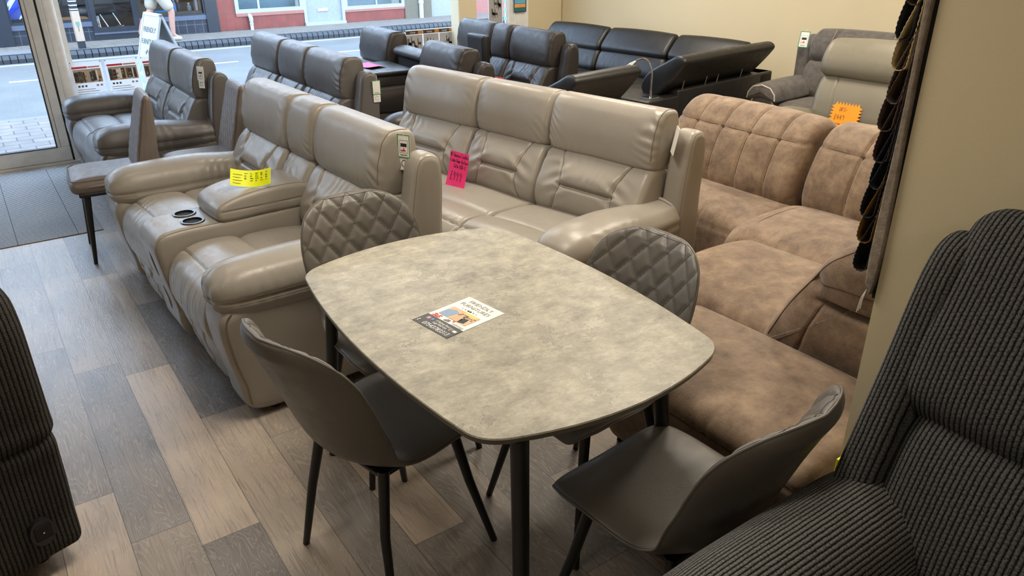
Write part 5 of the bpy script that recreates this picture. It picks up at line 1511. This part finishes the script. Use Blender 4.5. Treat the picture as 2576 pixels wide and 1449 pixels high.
    for i in range(1, len(R)):
        if np.linalg.norm(R[i] - R[keep[-1]]) > .006: keep.append(i)
    R = R[keep]
    stitch('piping', R, .0034, M['chair'], t, True, 8)
    # stitch lines: just inside the rim on the inner face, and along the quilting
    sl = []
    e = nu // 10
    ring = [inner[i, 3] for i in range(4, nv - 8, 2)] + [inner[nv - 7, j] for j in range(3, nu - 3, 3)] + [inner[i, nu - 4] for i in range(nv - 9, 3, -2)]
    R2 = np.array(ring); keep = [0]
    for i in range(1, len(R2)):
        if np.linalg.norm(R2[i] - R2[keep[-1]]) > .006: keep.append(i)
    MB().tube(R2[keep], .0011, 5).build('stitching', M['chair_thread'], t, True)
    for sx_ in (-1, 1):
        for (y0, y1, yt) in ((-.215, -.13, -.125), (.185, .13, .125)):
            MB().tube([(sx_ * .140, yt, .43), (sx_ * .168, yt * 1.28, .24), (sx_ * .212, y0 if yt < 0 else y0, .0)], [.0165, .0140, .0105], 14).build('leg', M['leg'], t, True)
    MB().rbox(-.15, .15, -.14, .14, .412, .428, .004).build('underframe', M['leg'], t)
    return t
shell_chair('grey leatherette dining chair in front of the table, seen from behind at its left corner', (.735, 1.690), 13.0)
shell_chair('grey dining chair with a diamond quilted back between the table and the beige two-seater', (1.005, 2.175), -92.0)
shell_chair('grey dining chair whose quilted back stands against the brown suede sofa', (1.325, 1.52), 184.0)
shell_chair('grey dining chair pushed in at the near end of the table, beside the knit recliner', (1.172, 1.005), 95.0)

# ------------------------------------------------------------------ tall backed chairs near the door
def tall_chair(label, loc, face_deg):
    t = thing('side_chair', label, 'chair', (loc[0], loc[1], 0), math.radians(face_deg + 90), 'taupe high backed chairs near the door')
    m = M['taupe']
    def ds(X, Y, Z, NX, NY, NZ): return .003 * wob(X, Y, .4)
    wst = .205
    so = sweep('seat', [(-.225, .415), (-.24, .44), (-.232, .475), (-.19, .492), (.0, .496), (.16, .488), (.20, .46), (.20, .415), (.0, .405)], -wst, wst, m, t, 100, 50, er=.045, cap=.004, crown=.006, disp=ds, center=(-.02, .45))
    P = [(-wst + .004, -.2, .487), (-wst + .04, -.234, .483), (wst - .04, -.234, .483), (wst - .004, -.2, .487), (wst - .004, .15, .485)]
    stitch('seam', P, .002, M['taupe_dark'], so)
    MB().rbox(-.185, .185, -.21, .18, .39, .412, .006).build('underframe', M['leg'], t)
    prof = [(.10, .45), (.105, .52), (.145, .68), (.185, .82), (.205, .885), (.225, .902), (.247, .89), (.250, .82), (.235, .60), (.225, .45)]
    def dq(X, Y, Z, NX, NY, NZ):
        f = 1 / (1 + np.exp((NY + .5) / .06)) * band(Z, .52, .875, .006)
        p = X / .062 + Z / .098; q = X / .062 - Z / .098
        return f * (.0050 * (np.abs(np.sin(PI * p)) * np.abs(np.sin(PI * q))) ** .45 - .003)
    def tp(V):
        V = V.copy(); k = np.interp(V[:, 2], [.45, .9], [1.0, .84]); V[:, 0] *= k; return V
    bo = sweep('backrest', prof, -.20, .20, m, t, 190, 120, er=.03, cap=.003, crown=.004, disp=dq, center=(.19, .68), xform=tp)
    for s in (-1, 1):
        stitch('seam', [(s * .188, .112, .50), (s * .182, .15, .66), (s * .174, .19, .82), (s * .166, .213, .885)], .0022, M['taupe_dark'], bo)
    for sx_ in (-1, 1):
        for (yt, yb) in ((-.17, -.21), (.15, .23)):
            MB().tube([(sx_ * .15, yt, .41), (sx_ * .185, yb, .0)], [.020, .0105], 14).build('leg', M['leg'], t, True)
    return t
tall_chair('taupe high-backed chair with its seat over the edge of the ribbed entrance mat', (.565, 4.84), 176.0)
tall_chair('taupe high-backed chair between the two-seater sofas, behind the other tall chair', (1.09, 4.82), 176.0)

# ------------------------------------------------------------------ printed flyer on the table
def flyer():
    # corners on the table: spine direction from the dark strip to the heading
    c = np.array((.955, 1.6325)); 
    t = thing('flyer', 'white and charcoal shop flyer lying on the concrete-look tabletop', 'flyer', (c[0], c[1], .7508), math.radians(-81.5))
    w, h = .150, .208
    V = []; F = []
    nx_, ny_ = 6, 10
    for j in range(ny_ + 1):
        for i in range(nx_ + 1):
            x = -w / 2 + w * i / nx_; y = -h / 2 + h * j / ny_
            z = 0.0
            V.append((x, y, z))
    for j in range(ny_):
        for i in range(nx_):
            n = j * (nx_ + 1) + i; F.append((n, n + 1, n + nx_ + 2, n + nx_ + 1))
    sh = mesh_obj('sheet', np.array(V), np.array(F), M['paper'], t, True)
    MB().box(-w / 2, w / 2, -h / 2, -h / 2 + .056, .0003, .0006).build('dark_strip', M['slate'], t)
    z = .0008
    text('heading', 'FRIENDLY', .022, M['slate'], t, (0, .083, .001), width=.094, ext=.0001, offset=-.0004)
    text('heading', 'FURNITURES', .022, M['slate'], t, (0, .060, .001), width=.116, ext=.0001, offset=-.0004)
    b = MB()
    for k, (dx, r) in enumerate(((-.03, .0012), (-.018, .0016), (-.005, .003), (.004, .003), (.016, .0016), (.028, .0012))): b.box(dx - r, dx + r, .040 - r, .040 + r, .0008, .0012)
    b.build('ornament', M['ink'], t)
    ph = MB().box(-.056, .056, -.026, .031, .0006, .0009).build('photo', flat('warm_room_print', (.62, .40, .24), .5), t)
    zz = .0012
    MB().prism([(-.056, -.026), (-.02, -.026), (-.012, .012), (-.03, .02), (-.056, .008)], 'z', .0009, zz).build('blue_sofa_print', M['sky'], t)
    MB().prism([(-.01, -.026), (.02, -.026), (.024, -.008), (-.004, .004)], 'z', .0009, zz).build('tan_sofa_print', M['tan'], t)
    MB().prism([(.022, -.026), (.044, -.02), (.038, .006), (.018, -.002)], 'z', .0009, zz).build('dark_sofa_print', M['ink'], t)
    b = MB()
    for k in range(14):
        x = -.03 + .078 * random.random(); y = .0 + .022 * random.random(); b.box(x, x + .008, y, y + .003, .0009, zz)
    b.build('detail_print', M['slate'], t)
    MB().box(.0, .05, .018, .030, .0009, zz).build('wall_print', flat('yellow_wall_print', (.75, .55, .15), .5), t)
    text('logo', 'ScS', .021, M['red'], t, (-.048, -.039, .001), shear=.2, ext=.0001, offset=.0009)
    text('logo', 'dfs', .020, M['slate'], t, (-.004, -.039, .001), shear=.3, ext=.0001)
    text('logo', 'sofology', .014, M['lgrey'], t, (.044, -.040, .001), ext=.0001, width=.046)
    hb = MB(); pts = [(.016 + .0045 * (16 * math.sin(a) ** 3) / 16, -.031 + .0045 * (13 * math.cos(a) - 5 * math.cos(2 * a) - 2 * math.cos(3 * a) - math.cos(4 * a)) / 16) for a in np.linspace(0, 2 * PI, 25)[:-1]]
    hb.prism(pts, 'z', .0009, .0012); hb.build('heart', M['red'], t)
    MB().box(.022, .066, -.0487, -.0481, .0008, .0011).build('rule', M['ink'], t)
    text('address', '13 Railway Road', .0125, M['white'], t, (.006, -.0605, z), width=.058, ext=.0001)
    text('address', 'Leigh WN7 4AA', .0125, M['white'], t, (.006, -.0725, z), width=.056, ext=.0001)
    text('telephone_number', '07543783313', .022, M['white'], t, (.010, -.091, z), width=.105, shear=.18, ext=.0001)
    MB().rbox(-.058, -.046, -.070, -.058, .0005, .0010, .0002).build('pink_icon', M['pinkred'], t)
    fb = MB().rbox(-.042, -.030, -.070, -.058, .0005, .0010, .0002).build('blue_icon', M['bluep'], t)
    text('icon_letter', 'f', .012, M['white'], t, (-.036, -.0635, .0012), ext=.0001)
    rg = MB(); rg.tube([(.047 + .0062 * math.cos(a), -.067 + .0062 * math.sin(a), .0009) for a in np.linspace(0, 2 * PI, 21)[:-1]], .0007, 6, True); rg.build('round_icon', M['white'], t)
    MB().tube([(.045, -.0695, .0009), (.0445, -.067, .0009), (.047, -.064, .0009)], .0012, 6).build('handset_icon', M['white'], t)
    MB().rbox(.056, .069, -.0715, -.062, .0005, .0010, .0002).build('white_icon', M['paper'], t)
    MB().tube([(-.062, -.098, .0009), (-.0645, -.092, .0009), (-.061, -.085, .0009)], [.0022, .0012, .0022], 6).build('phone_icon', M['white'], t)
flyer()

# ------------------------------------------------------------------ handwritten cards: a small stroke alphabet
GL = {
 'A': [[(0, 0), (.5, 1), (1, 0)], [(.2, .4), (.8, .4)]], 'B': [[(0, 0), (0, 1), (.7, .9), (.6, .55), (0, .5)], [(.6, .5), (.8, .2), (0, 0)]], 'C': [[(.9, .85), (.4, 1), (.05, .5), (.4, 0), (.9, .15)]],
 'D': [[(0, 0), (.05, 1), (.7, .85), (.8, .3), (0, 0)]], 'F': [[(0, 0), (.05, 1), (.8, 1)], [(.02, .5), (.6, .52)]], 'G': [[(.9, .85), (.4, 1), (.05, .5), (.4, 0), (.9, .2), (.9, .5), (.5, .5)]],
 'L': [[(.1, 1), (0, 0), (.7, .05)]], 'P': [[(0, 0), (.05, 1), (.7, .9), (.6, .5), (.05, .45)]], 'R': [[(0, 0), (.05, 1), (.7, .9), (.6, .55), (.05, .5), (.8, 0)]], 'S': [[(.85, .9), (.3, 1), (.15, .65), (.75, .4), (.6, .02), (0, .1)]],
 'U': [[(0, 1), (.1, .1), (.5, 0), (.8, .2), (.85, 1)]], 'a': [[(.7, .5), (.2, .55), (.1, .1), (.5, .05), (.7, .55), (.8, 0)]], 'b': [[(.1, 1), (.1, 0), (.6, .1), (.6, .5), (.1, .45)]], 'c': [[(.7, .5), (.2, .5), (.15, .08), (.7, .08)]],
 'e': [[(.1, .3), (.7, .35), (.5, .58), (.15, .4), (.2, .05), (.7, .1)]], 'f': [[(.7, .95), (.4, 1), (.3, .0)], [(.05, .55), (.65, .58)]], 'h': [[(.1, 1), (.1, 0)], [(.1, .4), (.5, .55), (.6, 0)]], 'i': [[(.3, .55), (.3, 0)], [(.3, .75), (.34, .8)]],
 'l': [[(.3, 1), (.3, 0), (.5, .02)]], 'n': [[(.1, .55), (.1, 0)], [(.1, .4), (.5, .55), (.6, 0)]], 'o': [[(.4, .55), (.1, .3), (.35, 0), (.65, .25), (.4, .55)]], 'r': [[(.1, .55), (.15, 0)], [(.13, .35), (.5, .55)]], 's': [[(.6, .52), (.2, .5), (.5, .25), (.1, .02)]],
 't': [[(.35, .9), (.3, .05), (.6, .05)], [(.05, .6), (.6, .62)]], 'u': [[(.1, .55), (.15, .05), (.5, .1), (.6, .55), (.65, 0)]], 'w': [[(.0, .55), (.2, 0), (.4, .45), (.6, 0), (.8, .55)]], '-': [[(.1, .45), (.7, .48)]],
 '3': [[(.1, .95), (.7, .95), (.3, .55), (.7, .3), (.3, 0), (.05, .1)]], '4': [[(.5, 1), (.05, .35), (.8, .38)], [(.6, .75), (.5, 0)]], '9': [[(.7, .8), (.3, 1), (.1, .65), (.6, .6), (.7, .85), (.55, 0)]], '\u00a3': [[(.8, .9), (.4, 1), (.3, .5), (.25, .05), (.05, 0), (.8, .05)], [(.05, .5), (.6, .52)]], ' ': [],
}
def handwrite(par, body, x, y, size, mat, place, r=.0009, adv=.85, name='handwriting', sq=.6):
    """place(x, y) -> 3-D point just off the card"""
    b = MB(); cx = x
    for ch in body:
        for st_ in GL.get(ch, []):
            pts = [place(cx + size * sq * p[0], y + size * p[1]) for p in st_]
            b.tube(pts, r, 5)
        cx += size * sq * (adv + .25)
    return b.build(name, mat, par, True)

def card(name, label, cat, mat, w, h, mat4, curve, thick=.0006):
    """card bent by curve(x,y)->z ; local x right, y up, z out of the face"""
    t = thing(name, label, cat)
    t.matrix_world = mat4
    nx_, ny_ = 10, 10; V = []; F = []
    for zz in (0, -thick):
        for j in range(ny_ + 1):
            for i in range(nx_ + 1):
                x = -w / 2 + w * i / nx_; y = h * j / ny_; V.append((x, y, curve(x, y) + zz))
    k = (nx_ + 1) * (ny_ + 1)
    for j in range(ny_):
        for i in range(nx_):
            n = j * (nx_ + 1) + i; F.append((n, n + 1, n + nx_ + 2, n + nx_ + 1)); F.append((k + n, k + n + nx_ + 1, k + n + nx_ + 2, k + n + 1))
    mesh_obj('sheet', np.array(V), np.array(F), mat, t, True)
    return t
def frame_mat(o, xd, yd):
    xd = Vector(xd).normalized(); yd = (Vector(yd) - xd * xd.dot(Vector(yd))).normalized(); zd = xd.cross(yd)
    mm = Matrix(((xd.x, yd.x, zd.x, o[0]), (xd.y, yd.y, zd.y, o[1]), (xd.z, yd.z, zd.z, o[2]), (0, 0, 0, 1)))
    return mm
# pink price card leaning on the middle seat of the three-seater
pb = w_of(B, (spB[1][0] + .105, .475, .484)); ex = (w_of(B, (1, 0, 0)) - w_of(B, (0, 0, 0))); ey = (w_of(B, (0, 1, 0)) - w_of(B, (0, 0, 0)))
cv = lambda x, y: .02 * (y / .2) ** 2 * 1.2 - .004 * (x / .07) ** 2
pk = card('price_card', 'fluorescent pink handwritten price card leaning on the beige three-seater', 'price card', M['pink'], .148, .185, frame_mat(pb, ex, ey * .38 + Vector((0, 0, 1))), cv)
pl = lambda x, y: (x, y, cv(x, y) + .0009)
handwrite(pk, 'DFS Genuine Leather', -.068, .158, .019, M['ink'], pl, sq=.37)
handwrite(pk, '3 seater Power Recliner', -.068, .130, .019, M['ink'], pl, sq=.30)
handwrite(pk, 'Sofa USB-C', -.03, .102, .020, M['ink'], pl, sq=.42)
handwrite(pk, '\u00a3999', -.048, .036, .046, M['ink'], pl, .0013, sq=.48)
# yellow card on the console lid of the two-seater (written along its length)
cxm = (spA[1][0] + spA[1][1]) / 2
py_ = Vector((.945, 3.437, .664)); ea = (w_of(A, (1, 0, 0)) - w_of(A, (0, 0, 0))); ay = (w_of(A, (0, 1, 0)) - w_of(A, (0, 0, 0)))
cv2 = lambda x, y: .034 * (x / .09) ** 2
dirx = Vector((.87, -.49, 0))
yk = card('price_card', 'fluorescent yellow handwritten card standing on the console of the beige two-seater', 'price card', M['yellow'], .180, .080, frame_mat(py_, dirx, Vector((0, 0, 1)) + Vector((.49, .87, 0)) * .8), lambda x, y: cv2(x, y))
pl2 = lambda x, y: (x, y, cv2(x, y) + .0008)
for (xx, n_) in ((-.085, 5), (-.07, 4)):
    b = MB()
    for k in range(4): b.tube([pl2(-.080, .014 + k * .014), pl2(-.048 + .006 * (k % 2), .014 + k * .014)], .0008, 5)
b.build('handwriting', M['ink'], yk, True)
def pl2r(x, y): return pl2(y, .080 - x)
for k, wd in enumerate(('lea', 'soft', 'bUSc', 'arel', 'raei')):
    handwrite(yk, wd, .012, -.034 + k * .024, .014, M['ink'], pl2r, .0009, sq=.75)
# pink card lying on the tray, red card on the seat of the far sofa
pt = w_of(Es, ((spE[0] + spE[1]) / 2 - .02, .40, .790))
pz = card('price_card', 'fluorescent pink card lying flat on the folded-down black tray', 'price card', M['pink'], .21, .148, frame_mat(pt, (.25, -1, 0), (1, .25, 0)), lambda x, y: .004 + .01 * (x / .1) ** 2)
rt = w_of(Fs, (spF[2][0] + .10, .50, .487))
card('price_card', 'red card on the seat of the brown-black sofa with the raised lid', 'price card', M['redcard'], .17, .14, frame_mat(rt, (.1, -1, 0), (.35, .05, 1)), lambda x, y: .004)
# orange starburst on the olive chair
so_ = w_of(Is, (.44, .50, .482)); ex = (w_of(Is, (1, 0, 0)) - w_of(Is, (0, 0, 0))); ey = (w_of(Is, (0, 1, 0)) - w_of(Is, (0, 0, 0)))
t = thing('price_card', 'orange starburst price card standing on the seat of the olive grey chair', 'price card')
t.matrix_world = frame_mat(so_, ex, ey * .30 + Vector((0, 0, 1)))
pts = []
ns = 9
def spikes(p0, p1, n, out):
    p0, p1 = np.array(p0), np.array(p1); d = (p1 - p0); nn = np.array([d[1], -d[0]]); nn /= np.linalg.norm(nn); R_ = []
    for k in range(n):
        R_.append(tuple(p0 + d * k / n)); R_.append(tuple(p0 + d * (k + .5) / n + nn * out))
    return R_
cr = [(-.085, .015), (.085, .015), (.085, .165), (-.085, .165)]
for k in range(4): pts += spikes(cr[k], cr[(k + 1) % 4], (8, 7, 8, 7)[k], .022 if k != 0 else .014)
MB().prism(pts, 'z', -.0006, .0006).build('sheet', M['orange'], t)
plo = lambda x, y: (x, y, .0012)
handwrite(t, 'DFS-', -.045, .125, .026, M['ink'], plo, .0012, sq=.5)
handwrite(t, '\u00a3449', -.070, .068, .034, M['ink'], plo, .0013, sq=.5)
handwrite(t, 'Genuine leather', -.078, .034, .019, M['ink'], plo, .0011, sq=.45)
tag(MB().rbox(1.515, 1.535, .700, .790, .47, .545, .002).build('yellow_card', M['yellow']), 'yellow card edge showing between the knit recliner and the partition', 'card')

# ------------------------------------------------------------------ hanging product tags
def hang_tag(label, o, xd, yd, green=True, two=True, s=1.0, fig=True):
    t = thing('hang_tag', label, 'tag'); t.matrix_world = frame_mat(o, xd, yd)
    w, h = .066 * s, .105 * s
    c = MB().rbox(-w / 2, w / 2, -h, 0, -.001, .001, .0006).build('card', M['paper'], t)
    if green:
        b = MB()
        e = .0042 * s
        b.box(-w / 2, w / 2, -e, 0, .001, .0016).box(-w / 2, w / 2, -h, -h + e, .001, .0016).box(-w / 2, -w / 2 + e, -h + e, -e, .001, .0016).box(w / 2 - e, w / 2, -h + e, -e, .001, .0016)
        b.build('green_border', M['grn'], c)
    if fig:
        MB().box(-.016 * s, .016 * s, -.055 * s, -.040 * s, .001, .0017).build('seat_symbol', M['ink'], c)
        MB().box(-.016 * s, .010 * s, -.075 * s, -.070 * s, .001, .0017).box(-.002 * s, .004 * s, -.070 * s, -.062 * s, .001, .0017).build('flame_symbol', M['red'], c)
        b = MB(); e = .0012 * s
        b.box(-.022 * s, .022 * s, -.026 * s - e, -.026 * s, .001, .0015).box(-.022 * s, .022 * s, -.082 * s - e, -.082 * s, .001, .0015).box(-.022 * s, -.022 * s + e, -.082 * s, -.026 * s, .001, .0015).box(.022 * s - e, .022 * s, -.082 * s, -.026 * s, .001, .0015)
        b.build('printed_frame', M['slate'], c)
    MB().box(-.018 * s, .018 * s, -.094 * s, -.091 * s, .001, .0015).build('small_print', M['slate'], c)
    if two:
        c2 = MB().rbox(-.028 * s, .028 * s, -.058 * s - h, -h + .004, -.0025, -.0008, .0005).build('lower_card', M['paper'], t)
        rg = MB(); rg.tube([(.015 * s * math.cos(a), -h - .026 * s + .015 * s * math.sin(a), -.0005) for a in np.linspace(.5, 5.9, 22)], .0016 * s, 6).tube([(0, -h - .026 * s, -.0005), (.010 * s, -h - .020 * s, -.0005)], .0016 * s, 6)
        rg.build('round_symbol', M['slate'] if fig else M['lgrey'], c2, True)
    MB().tube([(0, -.008, .001), (.004, .012, .002), (.008, .03, -.004)], .0009, 5).build('string', M['paper'], t, True)
    return t
def on(tn, p, q): return w_of(tn, p), None
def sofa_dirs(S):
    o = w_of(S, (0, 0, 0)); return (w_of(S, (1, 0, 0)) - o).normalized(), (w_of(S, (0, 1, 0)) - o).normalized()
xa, ya = sofa_dirs(A)
hang_tag('green bordered tag with a seat symbol hanging beside the near headrest of the beige two-seater', w_of(A, (LA - .098, .842, .985)), xa * .95 + ya * .45, Vector((0, 0, 1)) + ya * .16 + xa * .25, s=.9)
xa, ya = sofa_dirs(Cs)
hang_tag('white product tag on the near headrest of the slate grey two-seater', w_of(Cs, (LC - .085, .79, .955)), xa * .9 + ya * .55, Vector((0, 0, 1)) + ya * .22 + xa * .2, green=False, s=.85)
xa, ya = sofa_dirs(Ds)
hang_tag('green bordered tag hanging on the outer wing of the slate grey three-seater', w_of(Ds, (LD + .012, .93, .86)), ya * .98 + xa * .1, Vector((0, 0, 1)), fig=False, s=.85)
xa, ya = sofa_dirs(B)
hang_tag('white tag tucked edge-on between headrest and wing of the beige three-seater', w_of(B, (LB - .055, .80, .94)), Vector((.60, .80, 0)), Vector((0, 0, 1)) + ya * .25, green=False, two=False, s=1.15)
xh, yh = sofa_dirs(Hs)
hang_tag('green edged tag on the back corner of the grey suede recliner', w_of(Hs, (.085, .60, .965)), xh * .95 + yh * .15, Vector((0, 0, 1)) + yh * .30 + xh * .28, two=False, s=1.2)

# ------------------------------------------------------------------ fabric swatches on the end of the partition
def swatches():
    t = thing('swatch_hanger', 'fabric sample waterfall of looped swatches hanging on the end of the cream partition', 'fabric samples', (1.552, .80, 0))
    MB().rbox(.0, .34, .001, .010, .965, 2.0, .002).build('backing_board', M['void'], t)
    bk = sweep('backing_fabric', [(.010, .975), (.020, .98), (.022, 1.4), (.022, 1.9), (.012, 1.95), (.010, 1.5)], -.012, .34, suede('beige_backing_weave', (.16, .13, .10), (.26, .21, .165), (.36, .30, .23), 60.0), t, 60, 12, er=.004, cap=0)
    cols = [('black', (.012, .012, .014)), ('ochre', (.17, .085, .016)), ('navy', (.010, .013, .022)), ('ink_blue', (.012, .018, .028)), ('plum', (.055, .03, .03)), ('umber', (.095, .06, .042)), ('taupe', (.11, .082, .068)), ('cream', (.66, .52, .27)), ('midnight', (.011, .014, .024)), ('coffee', (.055, .04, .03)), ('charcoal', (.02, .02, .022)), ('brown', (.05, .035, .025))]
    z0 = 1.020
    for k, (cn, c) in enumerate(cols):
        zb = z0 + k * .0625 + (.004 if k % 2 else 0)
        mt = suede('swatch_' + cn, tuple(v * .7 for v in c), c, tuple(min(1, v * 1.35) for v in c), 30.0)
        # loop in the (y,z) plane: from the board down, round, and back up
        pts = []
        for q in np.linspace(0, 1, 66):
            if q < .45:
                r = q / .45; y = .030 + .036 * math.sin(r * PI / 2) ** 1.5 + .004 * (k % 3); z = zb + .16 - r * .145
            elif q < .62:
                a = (q - .45) / .17 * PI; y = .0495 + .0165 * math.cos(a) + .004 * (k % 3); z = zb + .015 - .0165 * math.sin(a)
            else:
                r = (q - .62) / .38; y = .033 - .008 * r + .004 * (k % 3) * (1 - r); z = zb + .015 + r * .165
            pts.append((y, z))
        nxs = 12; V = []; F = []
        n = len(pts)
        Pm = np.array(pts); T = np.gradient(Pm, axis=0); T /= np.linalg.norm(T, axis=1)[:, None]; nn = np.stack([-T[:, 1], T[:, 0]], 1)
        for side in (.0009, -.0009):
            for i in range(nxs + 1):
                for j in range(n):
                    x = -.004 + .33 * i / nxs
                    if i == 0: x += .0014 * ((j % 2) * 2 - 1)      # pinked edge
                    V.append((x, Pm[j, 0] + nn[j, 0] * side, Pm[j, 1] + nn[j, 1] * side))
        K_ = (nxs + 1) * n
        for i in range(nxs):
            for j in range(n - 1):
                a = i * n + j; F.append((a, a + 1, a + n + 1, a + n)); F.append((K_ + a, K_ + a + n, K_ + a + n + 1, K_ + a + 1))
        for j in range(n - 1): F.append((j, K_ + j, K_ + j + 1, j + 1))
        mesh_obj('fabric_swatch', np.array(V), np.array(F), mt, t, True)
    fb = MB()
    for k in range(3): fb.tube([(.0, .024, .98), (-.004 + k * .003, .026 + k * .004, .955), (-.002 + k * .004, .028 + k * .006, .93 - .008 * k)], .0008, 5)
    fb.build('frayed_thread', M['paper'], t, True)
swatches()

# ------------------------------------------------------------------ person walking on the far pavement
def person():
    t = thing('person', 'person in beige shorts walking along the far pavement behind the A-board', 'person', (3.0, 15.05, -.01))
    def skin(name, joints, edges, mat, par, lv=2, root=0):
        me = bpy.data.meshes.new(name); me.from_pydata([j[:3] for j in joints], edges, [])
        o = bpy.data.objects.new(name, me); COL.objects.link(o)
        md = o.modifiers.new('s', 'SKIN'); md.use_smooth_shade = True
        for i, j in enumerate(joints):
            r = j[3]; me.skin_vertices[0].data[i].radius = (r, j[4] if len(j) > 4 else r); me.skin_vertices[0].data[i].use_root = (i == root)
        sb = o.modifiers.new('u', 'SUBSURF'); sb.levels = lv; sb.render_levels = lv
        bpy.context.view_layer.update()
        dg = bpy.context.evaluated_depsgraph_get(); nm = bpy.data.meshes.new_from_object(o.evaluated_get(dg))
        o.modifiers.clear(); o.data = nm; nm.materials.append(mat); bpy.data.meshes.remove(me)
        nm.polygons.foreach_set('use_smooth', np.ones(len(nm.polygons), dtype=bool))
        o.parent = par; return o
    sk = flat('skin', (.36, .20, .15), .6)
    # walking to +x; front leg bent at the knee, rear leg behind
    J = [(0, 0, .92, .13, .10), (.01, 0, 1.15, .13, .10), (.02, 0, 1.40, .15, .09), (.03, 0, 1.50, .055), (.05, 0, 1.58, .06), (.07, 0, 1.66, .088, .08), (.065, 0, 1.74, .07),
         (.03, -.09, .84, .085), (.20, -.10, .50, .060), (.175, -.10, .32, .052), (.165, -.10, .10, .036), (.26, -.10, .035, .032),
         (-.03, .09, .84, .085), (-.10, .10, .50, .058), (-.26, .10, .32, .050), (-.34, .10, .13, .036), (-.27, .10, .05, .03),
         (.02, -.19, 1.42, .055), (-.08, -.24, 1.17, .040), (.02, -.25, .95, .030), (.04, -.25, .88, .032, .018),
         (.02, .19, 1.42, .055), (.12, .24, 1.17, .040), (.26, .23, 1.0, .030), (.31, .22, .95, .032, .018)]
    E_ = [(0, 1), (1, 2), (2, 3), (3, 4), (4, 5), (5, 6), (0, 7), (7, 8), (8, 9), (9, 10), (10, 11), (0, 12), (12, 13), (13, 14), (14, 15), (15, 16), (2, 17), (17, 18), (18, 19), (19, 20), (2, 21), (21, 22), (22, 23), (23, 24)]
    for hand, sgn in ((20, -1), (24, 1)):
        h = J[hand]
        for f in range(4):
            J.append((h[0] + .012 - f * .011, h[1], h[2] - .05 - .004 * (f % 2), .009)); E_.append((hand, len(J) - 1))
            J.append((h[0] + .018 - f * .011, h[1] - sgn * .006, h[2] - .085 - .006 * (f % 2), .008)); E_.append((len(J) - 2, len(J) - 1))
        J.append((h[0] + .04, h[1] - sgn * .01, h[2] - .03, .010)); E_.append((hand, len(J) - 1))
    body = skin('body', J, E_, sk, t)
    sh = flat('beige_cotton', (.33, .29, .235), .8)
    skin('shorts', [(0, 0, .98, .155, .12), (0, 0, .88, .165, .13), (.035, -.09, .80, .118), (.20, -.10, .49, .098), (-.03, .09, .80, .118), (-.11, .10, .50, .10)], [(0, 1), (1, 2), (2, 3), (1, 4), (4, 5)], sh, t)
    skin('t_shirt', [(0, 0, .97, .15, .115), (.01, 0, 1.2, .155, .12), (.02, 0, 1.42, .165, .105), (.02, -.19, 1.42, .075), (-.05, -.225, 1.25, .062), (.02, .19, 1.42, .075), (.09, .225, 1.25, .062)], [(0, 1), (1, 2), (2, 3), (3, 4), (2, 5), (5, 6)], M['white'], t)
    skin('hair', [(.055, 0, 1.70, .085, .085), (.045, 0, 1.77, .062)], [(0, 1)], M['brownp'], t, 2)
    shoe = flat('pale_shoe', (.32, .30, .24), .6)
    skin('shoe', [(.135, -.10, .045, .044), (.21, -.10, .04, .045), (.30, -.10, .03, .036)], [(0, 1), (1, 2)], shoe, t)
    skin('shoe', [(-.365, .10, .10, .042), (-.31, .10, .06, .045), (-.24, .10, .035, .036)], [(0, 1), (1, 2)], shoe, t)
    fc = MB().cyl((.150, .0, 1.64), (.172, 0, 1.625), .012, .010)
    fc.build('nose', sk, t, True)
    b = MB()
    for s in (-1, 1): b.lathe([(0, -.008), (.009, 0), (0, .008)], (.148, s * .03, 1.668), 10)
    b.build('eye', M['ink'], t, True)
    MB().rbox(.148, .156, -.02, .02, 1.592, 1.600, .002).build('mouth', M['pinkred'], t)
    b = MB()
    for s in (-1, 1): b.lathe([(0, -.03), (.014, 0), (0, .03)], (.06, s * .087, 1.65), 10)
    b.build('ear', sk, t, True)
person()
